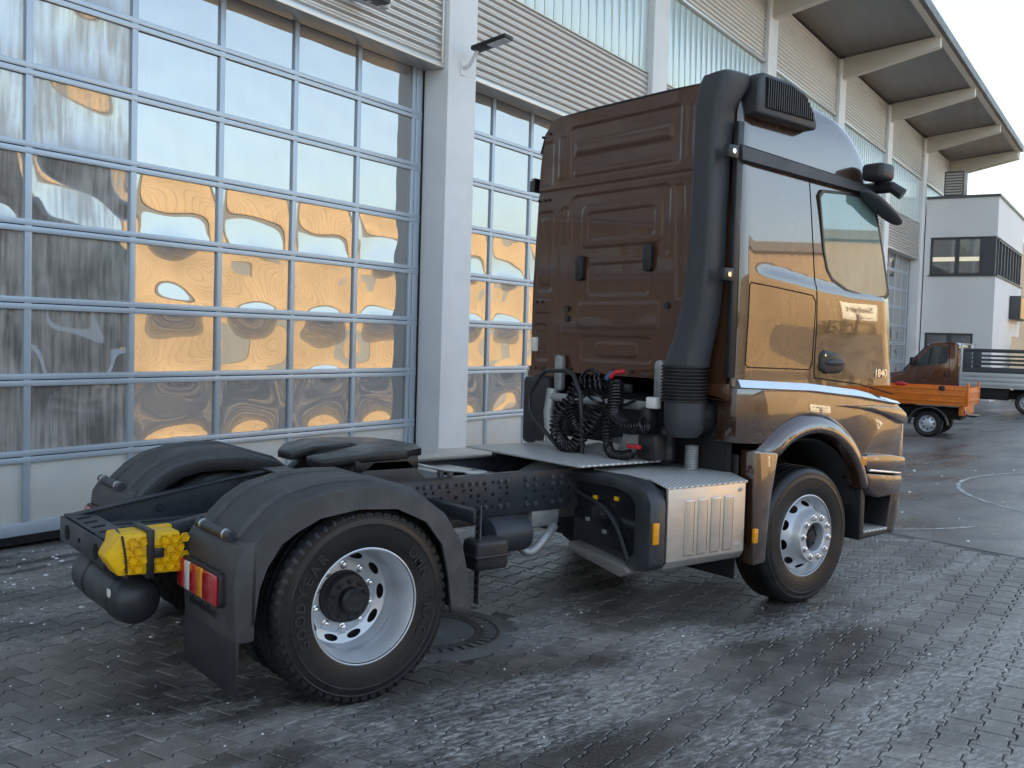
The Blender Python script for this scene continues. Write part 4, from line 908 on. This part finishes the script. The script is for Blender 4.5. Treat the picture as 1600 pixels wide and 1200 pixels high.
P('chock_strap', MB().tube([(-1.03, -.50, .875), (-1.045, -.665, .86), (-1.03, -.668, .76), (-1.02, -.66, .655), (-1.02, -.5, .65)], .006, 6), 'plastic_black')
tn = P('rear_air_tank', MB().lathe([(0, -.50), (.045, -.496), (.09, -.478), (.115, -.448), (.128, -.41), (.131, -.37), (.131, .33), (.11, .41), (.06, .45), (0, .46)], (-.90, 0, .475), 'y', 36), 'frame_steel')
for y in (-.34, .12): P('tank_strap', MB().lathe([(.133, y-.02), (.136, y), (.133, y+.02)], (-.90, 0, .475), 'y', 36), 'plastic_black', tn); P('tank_hanger', MB().box(-.96, -.84, y-.03, y+.03, .60, .70), 'frame_steel', tn, bevel=.01)
P('tank_label', MB().box(-1.030, -1.022, -.40, -.36, .50, .54), 'sign_white', tn)
# ---------------------------------------------------------------- wheels
def holed_ring(mb, r0, y0, r1, y1, n, ha, ht):
    K = 24
    for s_ in range(n):
        t0 = 2*math.pi*s_/n; base = len(mb.v)
        def pt(a, t): an = t0+a*2*math.pi/n; r_ = r0+(r1-r0)*(t+.5); y = y0+(y1-y0)*(t+.5); return (r_*math.cos(an), y, r_*math.sin(an))
        vs = []
        for k in range(K):
            an = 2*math.pi*k/K; c_, q_ = math.cos(an), math.sin(an); mx_ = max(abs(c_), abs(q_)); vs += [pt(ha*c_, ht*q_), pt(.5*c_/mx_, .5*q_/mx_)]
        mb.add(vs, [(2*k, 2*k+1, (2*k+3) % (2*K), (2*k+2) % (2*K)) for k in range(K)])
def tyre_mesh(lugs):
    half = [(.287, -.125), (.300, -.143), (.325, -.150), (.37, -.156), (.415, -.157), (.418, -.160), (.424, -.160), (.427, -.156), (.452, -.151), (.455, -.153), (.462, -.152), (.465, -.147), (.485, -.138), (.497, -.126), (.505, -.112)]
    tread = [(.507, -.105), (.507, -.070), (.494, -.068), (.494, -.058), (.507, -.056), (.507, -.008), (.494, -.006), (.494, .006), (.507, .008), (.507, .056), (.494, .058), (.494, .068), (.507, .070), (.507, .105)]
    prof = half+tread+[(r_, -y) for r_, y in reversed(half)]
    mb = MB().lathe(prof, n=96)
    if lugs:
        for k in range(56):
            a = 2*math.pi*k/56
            for sg in (-1, 1):
                b = MB().box(.470, .5105, sg*.128-.022, sg*.128+.016, -.016, .016); b.v = [(x-max(0, abs(y)-.118)*.9, y, z) for x, y, z in b.v]
                b.v = [(x*math.cos(a)-z*math.sin(a), y, x*math.sin(a)+z*math.cos(a)) for x, y, z in b.v]; mb.add(b.v, b.f)
    return mb.mesh('tyre', ang=28)
ty_r, ty_f = tyre_mesh(True), tyre_mesh(False)
for t_ in (ty_r, ty_f): t_.materials.append(M['rubber'])
def nutgeo(r_, y, n=10, h=.022, rr=.016, one=False):
    mb = MB()
    for k in range(1 if one else n):
        a = 2*math.pi*(k+.5)/n; c = (r_*math.cos(a), y, r_*math.sin(a)) if not one else (0, 0, 0); mb.lathe([(.024, 0), (.024, -.004), (rr+.002, -.006), (rr, -h), (rr*.6, -h-.003), (0, -h-.003)], c, 'y', 8)
    return mb
rm = MB().lathe([(.285, -.118), (.290, -.138), (.298, -.146), (.307, -.142), (.307, -.128)], n=72); rm.lathe([(.290, -.138), (.281, -.120), (.272, -.085), (.262, -.050), (.258, -.020), (.266, .020), (.264, .045), (.252, .075), (.247, .085)], n=72)
holed_ring(rm, .247, .085, .196, .108, 10, .30, .34); rm.lathe([(.196, .108), (.188, .104), (.140, .102), (.138, .135)], n=72); rim_r = rm.mesh('rim', ang=32)
rm = MB().lathe([(.285, -.118), (.290, -.138), (.298, -.146), (.307, -.142), (.307, -.128)], n=72); rm.lathe([(.290, -.138), (.281, -.118), (.268, -.080), (.262, -.070)], n=72)
holed_ring(rm, .262, -.070, .200, -.145, 10, .27, .30); rm.lathe([(.200, -.145), (.190, -.165), (.186, -.205), (.178, -.222), (.112, -.222), (.104, -.212), (.102, -.15)], n=72); rim_f = rm.mesh('rim', ang=32)
hub_r = MB().lathe([(.20, .145), (.138, .125), (.136, .075), (.126, .065), (.122, .030), (.068, .022), (.064, -.015), (.05, -.027), (.03, -.023), (.012, -.027), (0, -.027)], n=40); hub_r.add(*(lambda q: (q.v, q.f))(nutgeo(.093, .030, 10, .014, .011))); hub_r.lathe([(.27, .13), (0, .13)], n=40); hub_r = hub_r.mesh('hub', ang=30)
hub_f = MB().lathe([(.27, -.03), (.11, -.06), (.10, -.15), (.085, -.165), (.05, -.17), (.045, -.185), (0, -.187)], n=40); hub_f.add(*(lambda q: (q.v, q.f))(nutgeo(.07, -.16, 8, .014, .011))); hub_f = hub_f.mesh('hub', ang=30)
nut_r, nut_f = nutgeo(0, 0, one=True).mesh('wheel_nut'), nutgeo(0, 0, 10, .020, .017, True).mesh('wheel_nut')
for a, b in ((rim_r, 'rim'), (rim_f, 'rim'), (hub_r, 'hub'), (hub_f, 'hub'), (nut_r, 'chrome_nut'), (nut_f, 'chrome_nut')): a.materials.append(M[b])
def wheel(x, y, front, spin, inner=False):
    wz = .502; sgn = 1 if y < 0 else -1
    o = link('wheel', ty_f if front else ty_r, None, T, loc=(x, y, wz)); o.rotation_euler = (0, spin, 0 if y < 0 else math.pi)
    if not inner:
        link('rim', rim_f if front else rim_r, None, o); link('hub', hub_f if front else hub_r, None, o); 
        for k in range(10):
            a = 2*math.pi*(k+.5)/10; rn, yn = (.148, -.222) if front else (.168, .102)
            link('wheel_nut', nut_f if front else nut_r, None, o, loc=(rn*math.cos(a), yn, rn*math.sin(a)))
    return o
wr = wheel(0, -1.085, False, .3); wheel(0, -.755, False, .5, True); wheel(0, 1.085, False, .2); wheel(0, .755, False, .9, True)
wheel(3.7, -1.045, True, .4); wheel(3.7, 1.045, True, .1)
def arc_text(txt, r_, size, mid, parent, flip=False):
    n = len(txt); st = size*.86/r_
    for k, c in enumerate(txt):
        a = mid-(k-(n-1)/2)*st; me = text_mesh(c, size, .002, .95, 0, .002)
        o = link('sidewall_letter', me, 'rubber_text', parent); M1 = Matrix.Rotation(math.pi/2, 4, 'X')
        o.matrix_local = Matrix.Rotation(-(a-math.pi/2)+0, 4, 'Y') @ Matrix.Translation((0, -.1585, r_)) @ M1
wr.rotation_euler = (0, 0, 0)
arc_text('GOODYEAR', .368, .075, R(168), wr); arc_text('OMNITRAC', .368, .075, R(8), wr)

# ------------------------------------------------------------------ the two small vehicles (local axes: x forward, y left)
def small_wheel(parent, x, y, r_, wd, rimc='rim'):
    o = MB().lathe([(r_*.6, -wd/2), (r_*.85, -wd/2-.008), (r_*.97, -wd/2+.02), (r_, -wd/4), (r_, wd/4), (r_*.97, wd/2-.02), (r_*.85, wd/2+.008), (r_*.6, wd/2)], n=36).build('wheel', 'rubber', parent); o.location = (x, y, r_); o.rotation_euler = (0, 0, 0 if y < 0 else math.pi)
    rm_ = MB().lathe([(r_*.62, -wd/2-.004), (r_*.60, -wd/2+.02), (r_*.5, -wd/2+.05)], n=32); holed_ring(rm_, r_*.5, -wd/2+.05, r_*.30, -wd/2+.02, 8, .25, .3); rm_.lathe([(r_*.30, -wd/2+.02), (r_*.2, -wd/2+.01), (r_*.18, -wd/2-.02), (0, -wd/2-.025)], n=24)
    rm_.build('rim', rimc, o); MB().lathe([(r_*.55, -wd/2+.07), (0, -wd/2+.07)], n=20).build('hub', 'hub', o)
ov = thing('orange_tipper', 'small orange dropside tipper with steel wheels parked before the brown pickup', 'utility truck', (*rot2(19.6, 0), 0), TH+R(90))
def Q(name, mb, mt, parent=ov, **k): return mb.build(name, mt, parent, **k)
# x forward = into the facade (v), y left = -u side; wheel on the near side at y=+.77
for x in (-.40, 1.55):
    for y in (.70, -.70): small_wheel(ov, x, y, .295, .17)
Q('bed_floor', MB().box(-1.16, .85, -.80, .80, .70, .74), 'orange_paint', bevel=.01)
def dropside(x0, x1, y0, y1):
    mb = MB().box(x0, x1, y0, y1, .74, 1.08)
    return mb
sd_ = Q('dropside', dropside(-1.14, .85, .775, .80), 'orange_paint', bevel=.006)
for z in (.80, .93, 1.05): Q('pressed_rib', MB().box(-1.12, .83, .80, .815, z-.02, z+.02), 'orange_paint', sd_, bevel=.008)
Q('dropside', dropside(-1.14, .85, -.80, -.775), 'orange_paint', bevel=.006)
tg = Q('tailgate', dropside(-1.17, -1.145, -.80, .80), 'orange_paint', bevel=.006)
for z in (.82, .98): Q('pressed_rib', MB().box(-1.185, -1.17, -.75, .75, z-.025, z+.025), 'orange_paint', tg, bevel=.008)
Q('corner_post', MB().box(-1.19, -1.14, .72, .81, .72, 1.20), 'orange_paint', bevel=.01); Q('corner_post', MB().box(-1.19, -1.14, -.81, -.72, .72, 1.20), 'orange_paint', bevel=.01)
Q('latch', MB().box(-.72, -.60, .81, .835, 1.02, 1.12), 'plastic_black', bevel=.01)
Q('light_board', MB().box(-1.10, -1.0, -.7, .72, .50, .70), 'orange_paint', bevel=.01)
Q('tail_light', MB().box(-1.125, -1.10, .45, .68, .52, .64), 'lens_red', bevel=.006); Q('tow_hitch', MB().tube([(-.9, 0, .5), (-1.2, 0, .46), (-1.30, 0, .50)], .03, 8), 'plastic_black'); Q('hitch_arm', MB().box(-1.35, -1.0, .30, .34, .50, .53), 'alu')
Q('chassis', MB().box(-1.0, 2.2, -.35, .35, .38, .62), 'liner', bevel=.02)
fb = MB()
for k in range(13):
    t = R(-5+k*190/12); fb.v += [(-.40+.40*math.cos(t), .58, .30+.36*math.sin(t)), (-.40+.40*math.cos(t), .82, .30+.36*math.sin(t))]
fb.f = [(2*i, 2*i+1, 2*i+3, 2*i+2) for i in range(12)]; solid(Q('mudguard', fb, 'plastic_grey'), .02)
cb = [(.90, .40), (2.35, .40), (2.45, .80), (2.30, 1.15), (1.95, 1.75), (1.0, 1.80), (.90, 1.7)]
Q('cab', MB().poly(cb, 'y', -.72, .72), 'orange_paint', bevel=.05, seg=3); Q('cab_window', MB().poly([(1.1, 1.15), (2.1, 1.15), (1.85, 1.62), (1.1, 1.66)], 'y', .722, .728), 'glass_dark')
Q('work_glove', MB().ell((.20, .70, 1.12), .14, .07, .05), 'red_plastic')

pv = thing('brown_pickup', 'brown single-cab pickup truck with pale dropsides and dark caged load bed', 'truck', (*rot2(30.55, 0), 0), TH+R(90))
def V(name, mb, mt, parent=pv, **k): return mb.build(name, mt, parent, **k)
for x in (-1.28, 2.35):
    for y in (.82, -.82): small_wheel(pv, x, y, .35, .22)
side = [(.66, .42), (3.25, .42), (3.30, .80), (3.15, 1.02), (2.30, 1.18), (1.62, 2.02), (1.45, 2.10), (.80, 2.13), (.70, 2.05)]
cb_ = V('cab', MB().poly(side, 'y', -.90, .90), 'brown_van', bevel=.07, seg=3)
wn = [(1.02, 1.98), (1.50, 1.97), (1.98, 1.38), (1.90, 1.33), (1.05, 1.47), (1.0, 1.55)]
V('side_window', MB().poly(wn, 'y', .902, .908), 'glass_dark', cb_); V('side_window', MB().poly(wn, 'y', -.908, -.902), 'glass_dark', cb_)
V('window_post', MB().poly([(1.46, 1.97), (1.52, 1.96), (1.60, 1.36), (1.54, 1.37)], 'y', .908, .914), 'plastic_black', cb_)
V('windscreen', MB().poly([(2.36, 1.20), (1.66, 2.04), (1.64, 2.02), (2.33, 1.18)], 'y', -.80, .80), 'glass_dark', cb_)
V('door_seam', MB().tube([(.98, .903, 2.02), (.95, .903, 1.2), (.98, .903, .6), (2.05, .903, .55)], .008, 6), 'hole_dark', cb_); V('door_handle', MB().box(1.0, 1.10, .905, .925, 1.02, 1.20), 'plastic_black', cb_, bevel=.01)
V('mirror', MB().box(1.95, 2.10, .95, 1.15, 1.36, 1.62), 'plastic_black', cb_, bevel=.03)
V('chassis', MB().box(-2.2, 3.0, -.42, .42, .42, .68), 'liner', bevel=.02); V('under_box', MB().box(-.75, .55, .45, .88, .40, .78), 'liner', bevel=.02)
V('bed_floor', MB().box(-2.5, .58, -1.0, 1.0, .76, .82), 'van_alu')
for y in (1.0, -1.0):
    for k, (z0, z1) in enumerate(((.80, .93), (.935, 1.07), (1.075, 1.215))): V('dropside_board', MB().box(-2.5, .56, y-.015, y+.015, z0, z1), 'van_alu', bevel=.006)
    V('mesh_frame', MB().box(-2.5, .56, y-.02, y+.02, 1.22, 1.36).box(-2.5, .56, y-.02, y+.02, 1.84, 1.95).box(.30, .56, y-.018, y+.018, 1.36, 1.84).box(-2.5, -2.3, y-.018, y+.018, 1.36, 1.84), 'window_frame', bevel=.005)
    for k in range(3): V('mesh_slat', MB().box(-2.3, .30, y-.012, y+.012, 1.455+k*.125, 1.51+k*.125), 'window_frame')
V('headboard_post', MB().box(.58, .64, .88, 1.0, .76, 2.1), 'van_alu', bevel=.01); V('headboard_post', MB().box(.58, .64, -1.0, -.88, .76, 2.1), 'van_alu', bevel=.01)
V('rear_grid', MB().box(.585, .63, -.9, .9, 1.9, 1.94).box(.585, .63, -.9, .9, 2.06, 2.1).box(.20, .63, .96, .99, 2.06, 2.09).box(.20, .23, .96, .99, 1.95, 2.09), 'van_alu')
V('rear_wheel_guard', MB().lathe([(.42, -.12), (.42, .12)], (-1.28, .84, .35), 'y', 16, 0, math.pi), 'plastic_black')
yv = thing('yellow_excavator_arm', 'yellow machine boom at the far edge of the yard', 'machine', (*rot2(40.6, -.75), 0), TH)
MB().poly([(-.5, 1.2), (.1, 1.0), (2.2, 2.2), (2.0, 2.5), (1.6, 2.4)], 'y', -.3, .3).build('boom', 'yellow', yv, bevel=.03)
MB().box(-.5, 3.4, -1, 1, .05, .8).build('undercarriage', 'liner', yv, bevel=.1); MB().box(1.6, 3.2, -.8, .8, .8, 2.2).build('cabin', 'yellow', yv, bevel=.1)
